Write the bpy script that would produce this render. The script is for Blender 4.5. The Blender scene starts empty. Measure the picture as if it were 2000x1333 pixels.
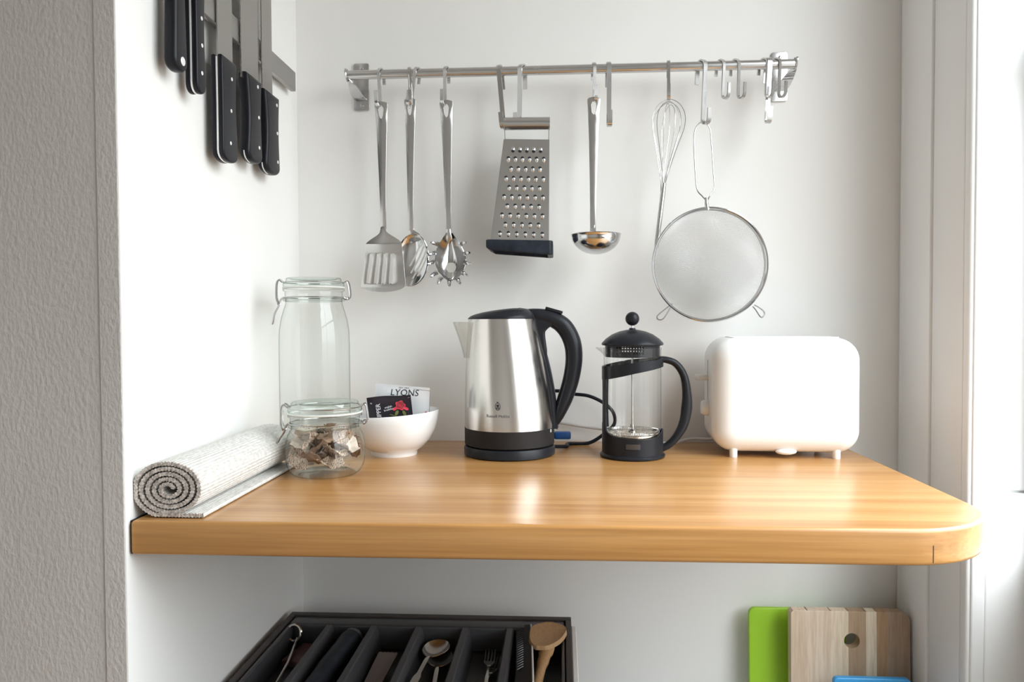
import bpy, bmesh, math, random
from mathutils import Vector, Matrix, noise
random.seed(7)
R = math.radians
sc = bpy.context.scene
col = sc.collection
PI = math.pi
XR = 1.1166                    # inner face of the right wall
ZT = 0.90                      # height of the worktop's upper face
YB = -0.055                    # distance of the hanging rail from the back wall
YH = -0.0735                   # plane in which the utensils hang
ZB = ZT + 0.675                # height of the rail

# ------------------------------------------------------------------ camera
CAM = Vector((0.49854, -1.44341, 0.23006 + ZT)); YAW, PITCH, ROLL, FPX = 0.063042, 0.028718, -0.005248, 1499.376
_f = Vector((-math.sin(YAW)*math.cos(PITCH), math.cos(YAW)*math.cos(PITCH), -math.sin(PITCH)))
_r0 = Vector((math.cos(YAW), math.sin(YAW), 0)); _u0 = _r0.cross(_f)
_r = _r0*math.cos(ROLL) + _u0*math.sin(ROLL); _u = -_r0*math.sin(ROLL) + _u0*math.cos(ROLL)
cd = bpy.data.cameras.new('camera'); cd.sensor_width = 36; cd.lens = FPX*36/2000; cd.clip_start = 0.02
cam = bpy.data.objects.new('camera', cd); col.objects.link(cam); sc.camera = cam
cam.matrix_world = Matrix(((_r.x, _u.x, -_f.x, CAM.x), (_r.y, _u.y, -_f.y, CAM.y), (_r.z, _u.z, -_f.z, CAM.z), (0, 0, 0, 1)))
def ray(px, py): return _f + _r*((px-1000)/FPX) - _u*((py-666.5)/FPX)
def at(px, py, y):             # survey helper: the point of the plane y = const seen at a pixel
    d = ray(px, py); return CAM + d*((y-CAM.y)/d.y)
def atx(px, py, x):
    d = ray(px, py); return CAM + d*((x-CAM.x)/d.x)

# ------------------------------------------------------------------ light
w = bpy.data.worlds.new('world'); sc.world = w; w.use_nodes = True; nt = w.node_tree; bg = nt.nodes['Background']
tc = nt.nodes.new('ShaderNodeTexCoord'); sx = nt.nodes.new('ShaderNodeSeparateXYZ'); nt.links.new(tc.outputs['Generated'], sx.inputs[0])
# overcast sky: three times brighter overhead than at the horizon, dim ground below
rp = nt.nodes.new('ShaderNodeValToRGB'); e = rp.color_ramp.elements; mr = nt.nodes.new('ShaderNodeMapRange'); mr.inputs[1].default_value = -1; nt.links.new(sx.outputs[2], mr.inputs[0]); nt.links.new(mr.outputs[0], rp.inputs[0])
e[0].position = .48; e[0].color = (.10, .10, .095, 1); e[1].position = 1; e[1].color = (.915, .97, 1.0, 1); k = e.new(.52); k.color = (.31, .328, .338, 1)
nt.links.new(rp.outputs[0], bg.inputs[0]); bg.inputs[1].default_value = 18.5
WY0, WY1, WZ0, WZ1 = -1.55, -0.251, 0.70, 2.20      # window opening in the right wall
la = bpy.data.lights.new('window_portal', 'AREA'); la.shape = 'RECTANGLE'; la.size = WZ1-WZ0; la.size_y = WY1-WY0; la.cycles.is_portal = True
lo = bpy.data.objects.new('window_portal', la); col.objects.link(lo); lo.location = (XR+.14, (WY0+WY1)/2, (WZ0+WZ1)/2); lo.rotation_euler = (0, R(90), 0)
sc.view_settings.view_transform = 'Standard'; sc.view_settings.look = 'None'; sc.view_settings.gamma = 1
sc.view_settings.use_curve_mapping = False
sc.view_settings.exposure = -0.17

# ------------------------------------------------------------------ materials
MATS = {}
def new_mat(name):
    m = bpy.data.materials.new(name); m.use_nodes = True; MATS[name] = m
    return m, m.node_tree, m.node_tree.nodes['Principled BSDF']
def S(nt, a, b): nt.links.new(a, b)
def pbr(name, c, rough=0.5, metal=0.0, bump=0.0, bscale=60, vary=0.0, vscale=8, coat=0.0, rvar=0.0, stretch=None, ior=None):
    m, nt, b = new_mat(name)
    b.inputs['Base Color'].default_value = (*c, 1); b.inputs['Roughness'].default_value = rough; b.inputs['Metallic'].default_value = metal
    if coat: b.inputs['Coat Weight'].default_value = coat; b.inputs['Coat Roughness'].default_value = 0.15
    if ior: b.inputs['IOR'].default_value = ior
    tc = nt.nodes.new('ShaderNodeTexCoord'); mp = nt.nodes.new('ShaderNodeMapping'); S(nt, tc.outputs['Object'], mp.inputs[0])
    if stretch: mp.inputs['Scale'].default_value = stretch
    if bump:
        n = nt.nodes.new('ShaderNodeTexNoise'); n.inputs['Scale'].default_value = bscale; n.inputs['Detail'].default_value = 4
        S(nt, mp.outputs[0], n.inputs['Vector'])
        bp = nt.nodes.new('ShaderNodeBump'); bp.inputs['Strength'].default_value = bump; bp.inputs['Distance'].default_value = 0.004
        S(nt, n.outputs[0], bp.inputs['Height']); S(nt, bp.outputs[0], b.inputs['Normal'])
    if vary or rvar:
        n = nt.nodes.new('ShaderNodeTexNoise'); n.inputs['Scale'].default_value = vscale; n.inputs['Detail'].default_value = 5
        S(nt, mp.outputs[0], n.inputs['Vector'])
        if vary:
            cr = nt.nodes.new('ShaderNodeValToRGB'); cr.color_ramp.elements[0].position = .3; cr.color_ramp.elements[1].position = .7
            cr.color_ramp.elements[0].color = (*[x*(1-vary) for x in c], 1); cr.color_ramp.elements[1].color = (*[min(1, x*(1+vary)) for x in c], 1)
            S(nt, n.outputs[0], cr.inputs[0]); S(nt, cr.outputs[0], b.inputs['Base Color'])
        if rvar:
            mr = nt.nodes.new('ShaderNodeMapRange'); mr.inputs[3].default_value = max(0.02, rough-rvar); mr.inputs[4].default_value = rough+rvar
            S(nt, n.outputs[0], mr.inputs[0]); S(nt, mr.outputs[0], b.inputs['Roughness'])
    return m
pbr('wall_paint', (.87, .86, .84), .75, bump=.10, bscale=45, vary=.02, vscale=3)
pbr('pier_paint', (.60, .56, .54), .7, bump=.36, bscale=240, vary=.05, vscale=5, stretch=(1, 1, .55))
pbr('gloss_white', (.89, .895, .90), .35, bump=.10, bscale=14, vary=.015, stretch=(1, 1, .25))
pbr('ceiling_paint', (.9, .9, .89), .8, vary=.02)
pbr('floor_wood', (.52, .40, .29), .5, vary=.2, vscale=6, stretch=(1, 8, 1))
pbr('room_white', (.82, .81, .79), .6, vary=.1)
pbr('steel', (.60, .59, .585), .25, 1, rvar=.06, vscale=30)
pbr('steel_rack', (.40, .385, .37), .38, 1, rvar=.05, vscale=50, stretch=(1, .2, 4))
pbr('blade', (.42, .40, .385), .36, 1, rvar=.06, vscale=40, stretch=(1, 6, .3))
pbr('kettle_steel', (.70, .67, .64), .23, 1, rvar=.05, vscale=60, stretch=(6, 6, .15), bump=.02, bscale=200)
pbr('chrome', (.64, .64, .65), .12, 1, rvar=.03)
pbr('wire', (.50, .50, .50), .22, 1, rvar=.04)
pbr('mesh_wire', (.80, .80, .80), .32, 1, rvar=.04)
pbr('hole_dark', (.012, .012, .013), .6, rvar=.05)  # near-black colour standing in for shade inside openings; also colours the lid seam
pbr('black_plastic', (.016, .017, .021), .33, rvar=.06, vscale=25, ior=1.28)
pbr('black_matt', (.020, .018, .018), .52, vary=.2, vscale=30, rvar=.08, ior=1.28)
pbr('knife_black', (.014, .014, .018), .30, rvar=.06, ior=1.28)
pbr('rivet', (.88, .88, .88), .3, .3, rvar=.04)
pbr('navy_plastic', (.020, .025, .036), .42, vary=.4, vscale=60, rvar=.1, ior=1.28)
pbr('white_plastic', (.86, .855, .84), .32, rvar=.05, vscale=10)
pbr('offwhite_plastic', (.74, .71, .68), .4, rvar=.05)
pbr('ceramic', (.87, .865, .86), .16, rvar=.03, coat=.4)
pbr('blue_plastic', (.012, .085, .30), .35, rvar=.05)
pbr('cord_black', (.014, .016, .024), .4, rvar=.05, ior=1.28)
pbr('cord_white', (.66, .63, .61), .45, rvar=.05)
pbr('sachet_white', (.82, .83, .85), .28, rvar=.08, bump=.15, bscale=30)
pbr('sachet_black', (.020, .016, .024), .32, rvar=.1, bump=.2, bscale=30)
pbr('sachet_grey', (.55, .55, .57), .3, rvar=.08)
pbr('ink_black', (.02, .02, .03), .5, rvar=.02)
pbr('ink_grey', (.40, .40, .43), .5, rvar=.02)
pbr('ink_white', (.85, .85, .85), .5, rvar=.02)
pbr('rose_red', (.80, .06, .10), .5, vary=.25, vscale=150)
pbr('leaf_green', (.20, .24, .06), .5, vary=.2)
pbr('seal_rubber', (.80, .80, .77), .45, rvar=.05)
pbr('lime_plastic', (.34, .62, .035), .34, rvar=.05)
pbr('sky_plastic', (.05, .34, .72), .3, rvar=.05)
pbr('drawer_dark', (.045, .036, .034), .5, vary=.2, vscale=20)
pbr('tray_grey', (.052, .052, .058), .34, rvar=.08)
pbr('cutlery', (.62, .58, .54), .2, 1, rvar=.05)
pbr('grey_card', (.30, .27, .28), .5, vary=.1)
pbr('maroon', (.13, .06, .065), .45, vary=.3, vscale=60)
pbr('press_seal', (.60, .52, .44), .25, 1, rvar=.1, vscale=80)

def wood(name, c1, c2, c3, rough, scale=(1.2, 26, 26), coat=0.0, fine=260, bump=.04):
    m, nt, b = new_mat(name)
    tc = nt.nodes.new('ShaderNodeTexCoord')
    def nz(sx, sc_, det, dist=0.0):
        mp = nt.nodes.new('ShaderNodeMapping'); mp.inputs['Scale'].default_value = sx; S(nt, tc.outputs['Object'], mp.inputs[0])
        n = nt.nodes.new('ShaderNodeTexNoise'); n.inputs['Scale'].default_value = sc_; n.inputs['Detail'].default_value = det; n.inputs['Distortion'].default_value = dist
        S(nt, mp.outputs[0], n.inputs['Vector']); return n
    a = nz(scale, 1.0, 6, .6); f = nz((scale[0]*6, fine, fine) if scale[0] < scale[1] else (fine, fine, scale[2]*6), 1.0, 3)
    cr = nt.nodes.new('ShaderNodeValToRGB'); e = cr.color_ramp.elements
    e[0].position = .28; e[0].color = (*c1, 1); e[1].position = .74; e[1].color = (*c3, 1); k = e.new(.5); k.color = (*c2, 1)
    S(nt, a.outputs[0], cr.inputs[0])
    mx = nt.nodes.new('ShaderNodeMixRGB'); mx.blend_type = 'MULTIPLY'; mx.inputs[0].default_value = .30
    cr2 = nt.nodes.new('ShaderNodeValToRGB'); cr2.color_ramp.elements[0].position = .35; cr2.color_ramp.elements[0].color = (.55, .45, .38, 1); cr2.color_ramp.elements[1].position = .6
    S(nt, f.outputs[0], cr2.inputs[0]); S(nt, cr.outputs[0], mx.inputs[1]); S(nt, cr2.outputs[0], mx.inputs[2]); S(nt, mx.outputs[0], b.inputs['Base Color'])
    b.inputs['Roughness'].default_value = rough
    if coat: b.inputs['Coat Weight'].default_value = coat; b.inputs['Coat Roughness'].default_value = .22
    bp = nt.nodes.new('ShaderNodeBump'); bp.inputs['Strength'].default_value = bump; bp.inputs['Distance'].default_value = .003
    S(nt, f.outputs[0], bp.inputs['Height']); S(nt, bp.outputs[0], b.inputs['Normal'])
    return m
wood('worktop_wood', (.42, .190, .050), (.55, .275, .085), (.64, .36, .145), .36, coat=.45)
wood('batten_wood', (.22, .10, .04), (.30, .14, .05), (.34, .17, .07), .5)
wood('spoon_wood', (.45, .26, .12), (.52, .32, .16), (.58, .38, .20), .55, scale=(20, 2, 20))
BOARD = []
for i, (a, b_) in enumerate([((.62, .47, .34), (.76, .64, .52)), ((.72, .58, .42), (.80, .70, .56)), ((.40, .27, .17), (.52, .38, .26)), ((.74, .62, .46), (.82, .72, .58)), ((.42, .26, .14), (.50, .34, .21)), ((.36, .25, .17), (.46, .34, .25))]):
    wood('board_wood_%d' % i, a, tuple((x+y)/2 for x, y in zip(a, b_)), b_, .5, scale=(50, 50, 3)); BOARD.append('board_wood_%d' % i)

def glass(name, tint, edge, power=1.0):                 # thin walled clear glass: fresnel mirror over tinted transmission
    m, nt, b = new_mat(name); nt.nodes.remove(b); out = nt.nodes['Material Output']
    t = nt.nodes.new('ShaderNodeBsdfTransparent'); g = nt.nodes.new('ShaderNodeBsdfGlossy'); g.inputs['Roughness'].default_value = .03
    lw = nt.nodes.new('ShaderNodeLayerWeight'); lw.inputs[0].default_value = .5
    cr = nt.nodes.new('ShaderNodeValToRGB'); cr.color_ramp.elements[0].position = .72; cr.color_ramp.elements[0].color = (*tint, 1)
    cr.color_ramp.elements[1].position = 1; cr.color_ramp.elements[1].color = (*edge, 1)
    S(nt, lw.outputs['Facing'], cr.inputs[0]); S(nt, cr.outputs[0], t.inputs[0])
    pw = nt.nodes.new('ShaderNodeMath'); pw.operation = 'POWER'; pw.inputs[1].default_value = 5; S(nt, lw.outputs['Facing'], pw.inputs[0])
    ml = nt.nodes.new('ShaderNodeMath'); ml.operation = 'MULTIPLY_ADD'; ml.inputs[1].default_value = .75*power; ml.inputs[2].default_value = .045*power; ml.use_clamp = True
    S(nt, pw.outputs[0], ml.inputs[0])
    mx = nt.nodes.new('ShaderNodeMixShader'); S(nt, ml.outputs[0], mx.inputs[0]); S(nt, t.outputs[0], mx.inputs[1]); S(nt, g.outputs[0], mx.inputs[2])
    S(nt, mx.outputs[0], out.inputs['Surface'])
glass('jar_glass', (.96, .974, .962), (.42, .48, .44), 1.0)
glass('lid_glass', (.93, .965, .945), (.50, .62, .55), 1.2)
glass('press_glass', (.975, .98, .978), (.55, .58, .57), 1.0)
glass('spout_plastic', (.93, .92, .90), (.72, .70, .68), 1.0)
glass('pane_glass', (.98, .985, .985), (.9, .93, .92), .6)

def paper_mat():
    m, nt, b = new_mat('tea_paper')
    tc = nt.nodes.new('ShaderNodeTexCoord'); wv = nt.nodes.new('ShaderNodeTexWave'); wv.inputs['Scale'].default_value = 95; wv.inputs['Distortion'].default_value = 9; wv.inputs['Detail'].default_value = 3; wv.inputs['Detail Scale'].default_value = 3
    S(nt, tc.outputs['Object'], wv.inputs['Vector'])
    cr = nt.nodes.new('ShaderNodeValToRGB'); cr.color_ramp.elements[0].position = .08; cr.color_ramp.elements[0].color = (.16, .11, .08, 1); cr.color_ramp.elements[1].position = .30; cr.color_ramp.elements[1].color = (.62, .49, .39, 1)
    S(nt, wv.outputs[0], cr.inputs[0]); S(nt, cr.outputs[0], b.inputs['Base Color']); b.inputs['Roughness'].default_value = .7
paper_mat()
pbr('tea_paper_plain', (.66, .56, .47), .7, vary=.12, vscale=40)
pbr('tea_paper_brown', (.27, .17, .11), .7, vary=.25, vscale=60)
def mat_cloth():
    m, nt, b = new_mat('mat_cloth')
    tc = nt.nodes.new('ShaderNodeTexCoord'); mp = nt.nodes.new('ShaderNodeMapping'); mp.inputs['Scale'].default_value = (260, 120, 260); S(nt, tc.outputs['Object'], mp.inputs[0])
    n = nt.nodes.new('ShaderNodeTexNoise'); n.inputs['Scale'].default_value = 1; S(nt, mp.outputs[0], n.inputs['Vector'])
    cr = nt.nodes.new('ShaderNodeValToRGB'); cr.color_ramp.elements[0].position = .35; cr.color_ramp.elements[0].color = (.56, .54, .51, 1); cr.color_ramp.elements[1].position = .6; cr.color_ramp.elements[1].color = (.68, .665, .635, 1)
    S(nt, n.outputs[0], cr.inputs[0]); S(nt, cr.outputs[0], b.inputs['Base Color']); b.inputs['Roughness'].default_value = .9
    bp = nt.nodes.new('ShaderNodeBump'); bp.inputs['Strength'].default_value = .12; bp.inputs['Distance'].default_value = .001; S(nt, n.outputs[0], bp.inputs['Height']); S(nt, bp.outputs[0], b.inputs['Normal'])
mat_cloth()
pbr('mat_edge', (.56, .50, .46), .9, vary=.5, vscale=420)
pbr('mat_dark', (.10, .075, .07), .9, vary=.3, vscale=300)

# ------------------------------------------------------------------ builders
ORG = {}
def thing(name, label, cat, loc, group=None):
    o = bpy.data.objects.new(name, None); col.objects.link(o); o.location = loc; o.empty_display_size = .02
    o['label'] = label; o['category'] = cat
    if group: o['group'] = group
    ORG[o.name] = Vector(loc); return o
def tag(o, label, cat, group=None):
    o['label'] = label; o['category'] = cat
    if group: o['group'] = group
    return o
def build(name, g, mat, parent=None, smooth=35, origin=None, label=None):
    """one mesh object from (verts, faces) in world coordinates"""
    v, f = g[0], g[1]
    o3 = ORG[parent.name] if parent is not None else (Vector(origin) if origin is not None else None)
    if o3 is None:
        n = len(v); xs = [p[0] for p in v]; ys = [p[1] for p in v]; zs = [p[2] for p in v]
        o3 = Vector(((min(xs)+max(xs))/2, (min(ys)+max(ys))/2, min(zs)))
    me = bpy.data.meshes.new(name)
    me.from_pydata([(p[0]-o3.x, p[1]-o3.y, p[2]-o3.z) for p in v], [], f)
    mats = mat if isinstance(mat, (list, tuple)) else [mat]
    for m in mats: me.materials.append(MATS[m])
    if len(g) > 2:
        for p, i in zip(me.polygons, g[2]): p.material_index = i
    bm = bmesh.new(); bm.from_mesh(me); bmesh.ops.recalc_face_normals(bm, faces=bm.faces); bm.to_mesh(me); bm.free()
    if smooth: me.shade_smooth(); me.set_sharp_from_angle(angle=R(smooth))
    o = bpy.data.objects.new(name, me); col.objects.link(o)
    if parent is not None: o.parent = parent
    else: o.location = o3
    ORG[o.name] = o3
    if label: o['label'] = label
    return o
def struct(o): o['kind'] = 'structure'; return o
def join(*gs):
    v, f, mi = [], [], []
    for k, g in enumerate(gs):
        n = len(v); v += list(g[0]); f += [tuple(i+n for i in q) for q in g[1]]; mi += list(g[2]) if len(g) > 2 else [0]*len(g[1])
    return v, f, mi
def setmat(g, i): return g[0], g[1], [i]*len(g[1])
def xf(g, M): return ([M @ Vector(p) for p in g[0]],) + tuple(g[1:])
def fromme(bm):
    bm.verts.index_update(); return [v.co.copy() for v in bm.verts], [tuple(v.index for v in f.verts) for f in bm.faces]
def box(x0, x1, y0, y1, z0, z1, bev=0.0, seg=2):
    bm = bmesh.new(); bmesh.ops.create_cube(bm, size=1)
    for v in bm.verts: v.co = Vector(((x0+x1)/2+v.co.x*(x1-x0), (y0+y1)/2+v.co.y*(y1-y0), (z0+z1)/2+v.co.z*(z1-z0)))
    if bev: bmesh.ops.bevel(bm, geom=list(bm.edges), offset=bev, segments=seg, profile=.5, affect='EDGES')
    g = fromme(bm); bm.free(); return g
def lathe(prof, c=(0, 0, 0), seg=48, closed=False, off=None):
    v, f = [], []
    for i, (r, z) in enumerate(prof):
        ox, oy = off(i, z) if off else (0, 0)
        for k in range(seg):
            a = 2*PI*k/seg; v.append(Vector((c[0]+ox+r*math.cos(a), c[1]+oy+r*math.sin(a), c[2]+z)))
    n = len(prof)
    for i in range(n if closed else n-1):
        for k in range(seg):
            a, b = i*seg+k, i*seg+(k+1) % seg; j = (i+1) % n; f.append((a, b, j*seg+(k+1) % seg, j*seg+k))
    if not closed:
        if prof[0][0] > 1e-5: f.append(tuple(range(seg))[::-1])
        if prof[-1][0] > 1e-5: f.append(tuple(range((n-1)*seg, n*seg)))
    return v, f
def open_lathe(prof, c=(0, 0, 0), seg=48):
    g = lathe(prof, c, seg); return g[0], [q for q in g[1] if len(q) == 4]
def cr(pts, n=8, closed=False):
    P = [Vector(p) for p in pts]; out = []; m = len(P)
    for i in range(m if closed else m-1):
        if closed: a, b, c, d = P[(i-1) % m], P[i], P[(i+1) % m], P[(i+2) % m]
        else: a, b, c, d = P[max(i-1, 0)], P[i], P[i+1], P[min(i+2, m-1)]
        for k in range(n):
            t = k/n; out.append(.5*((2*b)+(c-a)*t+(2*a-5*b+4*c-d)*t*t+(3*b-a-3*c+d)*t**3))
    if not closed: out.append(P[-1])
    return out
def tube(path, r, seg=8, closed=False, flat=None, B=None):
    """swept round (or elliptic, flat = thickness along the fixed binormal B) bar"""
    P = [Vector(p) for p in path]; n = len(P); v, f = [], []; N = None
    for i in range(n):
        T = (P[(i+1) % n]-P[(i-1) % n]) if closed else (P[min(i+1, n-1)]-P[max(i-1, 0)])
        T.normalize()
        if B is not None: b = (Vector(B)-T*T.dot(Vector(B))).normalized(); nn = b.cross(T)
        else:
            if N is None: N = T.orthogonal().normalized()
            N = (N-T*N.dot(T)).normalized(); nn = N; b = T.cross(nn)
        ri = r[i] if isinstance(r, (list, tuple)) else r
        fi = (flat[i] if isinstance(flat, (list, tuple)) else flat) if flat is not None else ri
        for k in range(seg):
            a = 2*PI*(k+.5)/seg; v.append(P[i]+nn*(ri*math.cos(a))+b*(fi*math.sin(a)))
    for i in range(n if closed else n-1):
        j = (i+1) % n
        for k in range(seg): f.append((i*seg+k, i*seg+(k+1) % seg, j*seg+(k+1) % seg, j*seg+k))
    if not closed: f.append(tuple(range(seg))[::-1]); f.append(tuple(range((n-1)*seg, n*seg)))
    return v, f
def ball(c, r, seg=24, rings=14, sx=1, sy=1, sz=1):
    v, f = [], []
    pr = [(max(r*math.sin(PI*i/rings), 1e-6), -r*math.cos(PI*i/rings)) for i in range(rings+1)]
    g = lathe(pr, (0, 0, 0), seg); return [Vector((c[0]+p.x*sx, c[1]+p.y*sy, c[2]+p.z*sz)) for p in g[0]], [q for q in g[1] if len(q) == 4]
def flat(loops, half, bev=0.0, res=2):
    """filled 2-D outline with holes, extruded: local x, y outline, z = thickness"""
    cu = bpy.data.curves.new('tmp', 'CURVE'); cu.dimensions = '2D'; cu.fill_mode = 'BOTH'; cu.extrude = half; cu.bevel_depth = bev; cu.bevel_resolution = res
    for L in loops:
        s = cu.splines.new('POLY'); s.points.add(len(L)-1); s.use_cyclic_u = True
        for p, q in zip(s.points, L): p.co = (q[0], q[1], 0, 1)
    return curve_geo(cu)
def curve_geo(cu):
    o = bpy.data.objects.new('tmp', cu); col.objects.link(o); dg = bpy.context.evaluated_depsgraph_get(); dg.update()
    me = bpy.data.meshes.new_from_object(o.evaluated_get(dg)); bm = bmesh.new(); bm.from_mesh(me)
    bmesh.ops.remove_doubles(bm, verts=bm.verts, dist=1e-6); g = fromme(bm); bm.free()
    bpy.data.objects.remove(o); bpy.data.curves.remove(cu); bpy.data.meshes.remove(me); return g
def text(s, size, half=.0001, shear=0, space=1.0):
    cu = bpy.data.curves.new('tmp', 'FONT'); cu.body = s; cu.size = size; cu.extrude = half; cu.align_x = 'CENTER'; cu.align_y = 'CENTER'; cu.shear = shear; cu.space_character = space; cu.resolution_u = 3
    return curve_geo(cu)
def upright(g, y): return ([Vector((p[0], y-p[2], p[1])) for p in g[0]],) + tuple(g[1:])   # local xy -> world xz, thickness along y
def pxl(pts, y): return [(lambda q: (q.x, q.z))(at(a, b, y)) for a, b in pts]
def smooth2(pts, n=6): return [(p.x, p.y) for p in cr([(a, b, 0) for a, b in pts], n, True)]
def rrect(x0, x1, z0, z1, r, n=8):
    o = []
    for cx, cz, a0 in ((x1-r, z1-r, 0), (x0+r, z1-r, 90), (x0+r, z0+r, 180), (x1-r, z0+r, 270)):
        for k in range(n+1): a = R(a0+90*k/n); o.append((cx+r*math.cos(a), cz+r*math.sin(a)))
    return o
def grid(nu, nv, fn, mask=None, thick=0.0):
    """surface u, v in 0..1 with optional mask and thickness along the normal"""
    P = [[Vector(fn(i/nu, j/nv)) for j in range(nv+1)] for i in range(nu+1)]
    keep = [[(mask is None or mask((i+.5)/nu, (j+.5)/nv)) for j in range(nv)] for i in range(nu)]
    ids = {}; v = []; f = []
    def vid(i, j):
        if (i, j) not in ids: ids[(i, j)] = len(v); v.append(P[i][j])
        return ids[(i, j)]
    for i in range(nu):
        for j in range(nv):
            if keep[i][j]: f.append((vid(i, j), vid(i+1, j), vid(i+1, j+1), vid(i, j+1)))
    if thick:
        nrm = [Vector() for _ in v]
        for q in f:
            n = (v[q[2]]-v[q[0]]).cross(v[q[3]]-v[q[1]])
            for k in q: nrm[k] += n
        m = len(v); cnt = {}
        for q in f:
            for k in range(4):
                e = (q[k], q[(k+1) % 4]); cnt[e] = 1
        v2 = [p-(n.normalized() if n.length > 0 else Vector((0, 1, 0)))*thick for p, n in zip(v, nrm)]
        f2 = [tuple(k+m for k in q[::-1]) for q in f]
        side = [(b, a, a+m, b+m) for (a, b) in cnt if (b, a) not in cnt]
        v = v+v2; f = f+f2+side
    return v, f

# ================================================================== the setting

struct(build('floor', box(-1.4, XR+.13, -2.4, .1, -.05, 0), 'floor_wood', smooth=0))
struct(build('ceiling', box(-1.4, XR+.13, -2.4, .1, 2.75, 2.8), 'ceiling_paint', smooth=0))
struct(build('wall_back', box(-.1, XR+.13, 0, .1, 0, 2.75), 'wall_paint', smooth=0))
struct(build('wall_left', box(-.012, 0, -.599, 0, 0, 2.75), 'wall_paint', smooth=0))
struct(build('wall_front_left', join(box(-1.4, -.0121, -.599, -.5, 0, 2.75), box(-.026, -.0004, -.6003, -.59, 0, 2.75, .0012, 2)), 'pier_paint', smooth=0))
struct(build('wall_far_left', box(-1.45, -1.4, -2.4, -.5, 0, 2.75), 'room_white', smooth=0))
struct(build('wall_rear', box(-1.4, XR+.13, -2.45, -2.4, 0, 2.75), 'room_white', smooth=0))
wr = struct(build('wall_right', join(box(XR+.003, XR+.13, WY1+.012, 0, 0, 2.75), box(XR, XR+.13, -2.4, WY0, 0, 2.75), box(XR, XR+.13, WY0, WY1+.012, WZ1, 2.75), box(XR+.085, XR+.13, WY0, WY1+.012, 0, WZ0)), 'gloss_white', smooth=0))
# painted casing boards between the corner and the window, with open joints
tr = struct(build('trim_1', join(box(XR-.004, XR+.01, -.022, -.006, 0, 2.75, .002), box(XR-.007, XR+.01, -.126, -.023, 0, 2.75, .003), box(XR-.004, XR+.01, -.2275, -.129, 0, 2.75, .003), box(XR-.005, XR+.012, -.248, -.229, 0, 2.75, .005, 4)), 'gloss_white', smooth=40))
# panelled side of the window recess
ZP = ZT-.037
tr2 = struct(build('trim_2', join(box(XR+.001, XR+.022, WY1, WY1+.02, 0, 2.19, .0035, 3), box(XR+.022, XR+.084, WY1+.001, WY1+.02, 0, ZP, .003, 3)), 'gloss_white', smooth=40))
struct(build('trim_3', box(XR+.0235, XR+.084, WY1+.006, WY1+.02, ZP+.003, 2.19, .003, 3), 'gloss_white', smooth=40))
wx = XR+.085
win = struct(build('window_1', join(box(wx, wx+.042, WY0, WY0+.05, WZ0, WZ1, .004), box(wx, wx+.042, WY1-.02, WY1+.012, WZ0, WZ1, .004), box(wx, wx+.042, WY0+.05, WY1-.02, WZ0, WZ0+.07, .004), box(wx, wx+.042, WY0+.05, WY1-.02, WZ1-.06, WZ1, .004), box(wx, wx+.04, WY0+.05, WY1-.02, 1.50, 1.54, .004), box(wx+.005, wx+.035, (WY0+WY1)/2-.012, (WY0+WY1)/2+.012, WZ0+.07, WZ1-.06)), 'gloss_white', smooth=40))
ym = (WY0+WY1)/2
for y0, y1 in ((WY0+.05, ym-.012), (ym+.012, WY1-.02)):
    for z0, z1 in ((WZ0+.07, 1.50), (1.54, WZ1-.06)):
        build('pane', box(wx+.018, wx+.021, y0, y1, z0, z1), 'pane_glass', win, smooth=0)
struct(build('trim_4', box(.55, XR-.01, -.32, 0, .285, .315, .003), 'gloss_white', smooth=0))     # low ledge under the boards

# ================================================================== worktop
def worktop():
    x0, x1, y0, y1, r, b = .004, 1.0023, -.5937, -.0005, .125, .0045
    o = [(x1-b, y1-b), (x0+b, y1-b), (x0+b, y0+b)]
    for k in range(19): a = R(270+90*k/18); o.append((x1-r+(r-b)*math.cos(a), y0+r+(r-b)*math.sin(a)))
    g = flat([o], .0203-b, b, 4)
    root = thing('worktop', 'honey coloured solid wood worktop with rounded front corner', 'worktop', (.5, -.3, ZT-.0406))
    build('slab', ([Vector((p[0], p[1], ZT-.0203+p[2])) for p in g[0]], g[1]), 'worktop_wood', root, smooth=30)
    build('gap_shade', box(.0012, .0038, -.59, -.002, ZT-.040, ZT-.001), 'black_matt', root, smooth=0)  # black filler, painted shade of the gap between worktop and wall
    build('batten', box(.055, .098, -.57, -.02, ZT-.0475, ZT-.0408, .002), 'batten_wood', root, smooth=0)
    cx_ = at(1822, 1088, -.5900).x; build('crack', box(cx_-.0004, cx_+.0004, -.5918, -.574, ZT-.037, ZT-.018), 'mat_dark', root, smooth=0)
worktop()

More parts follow.
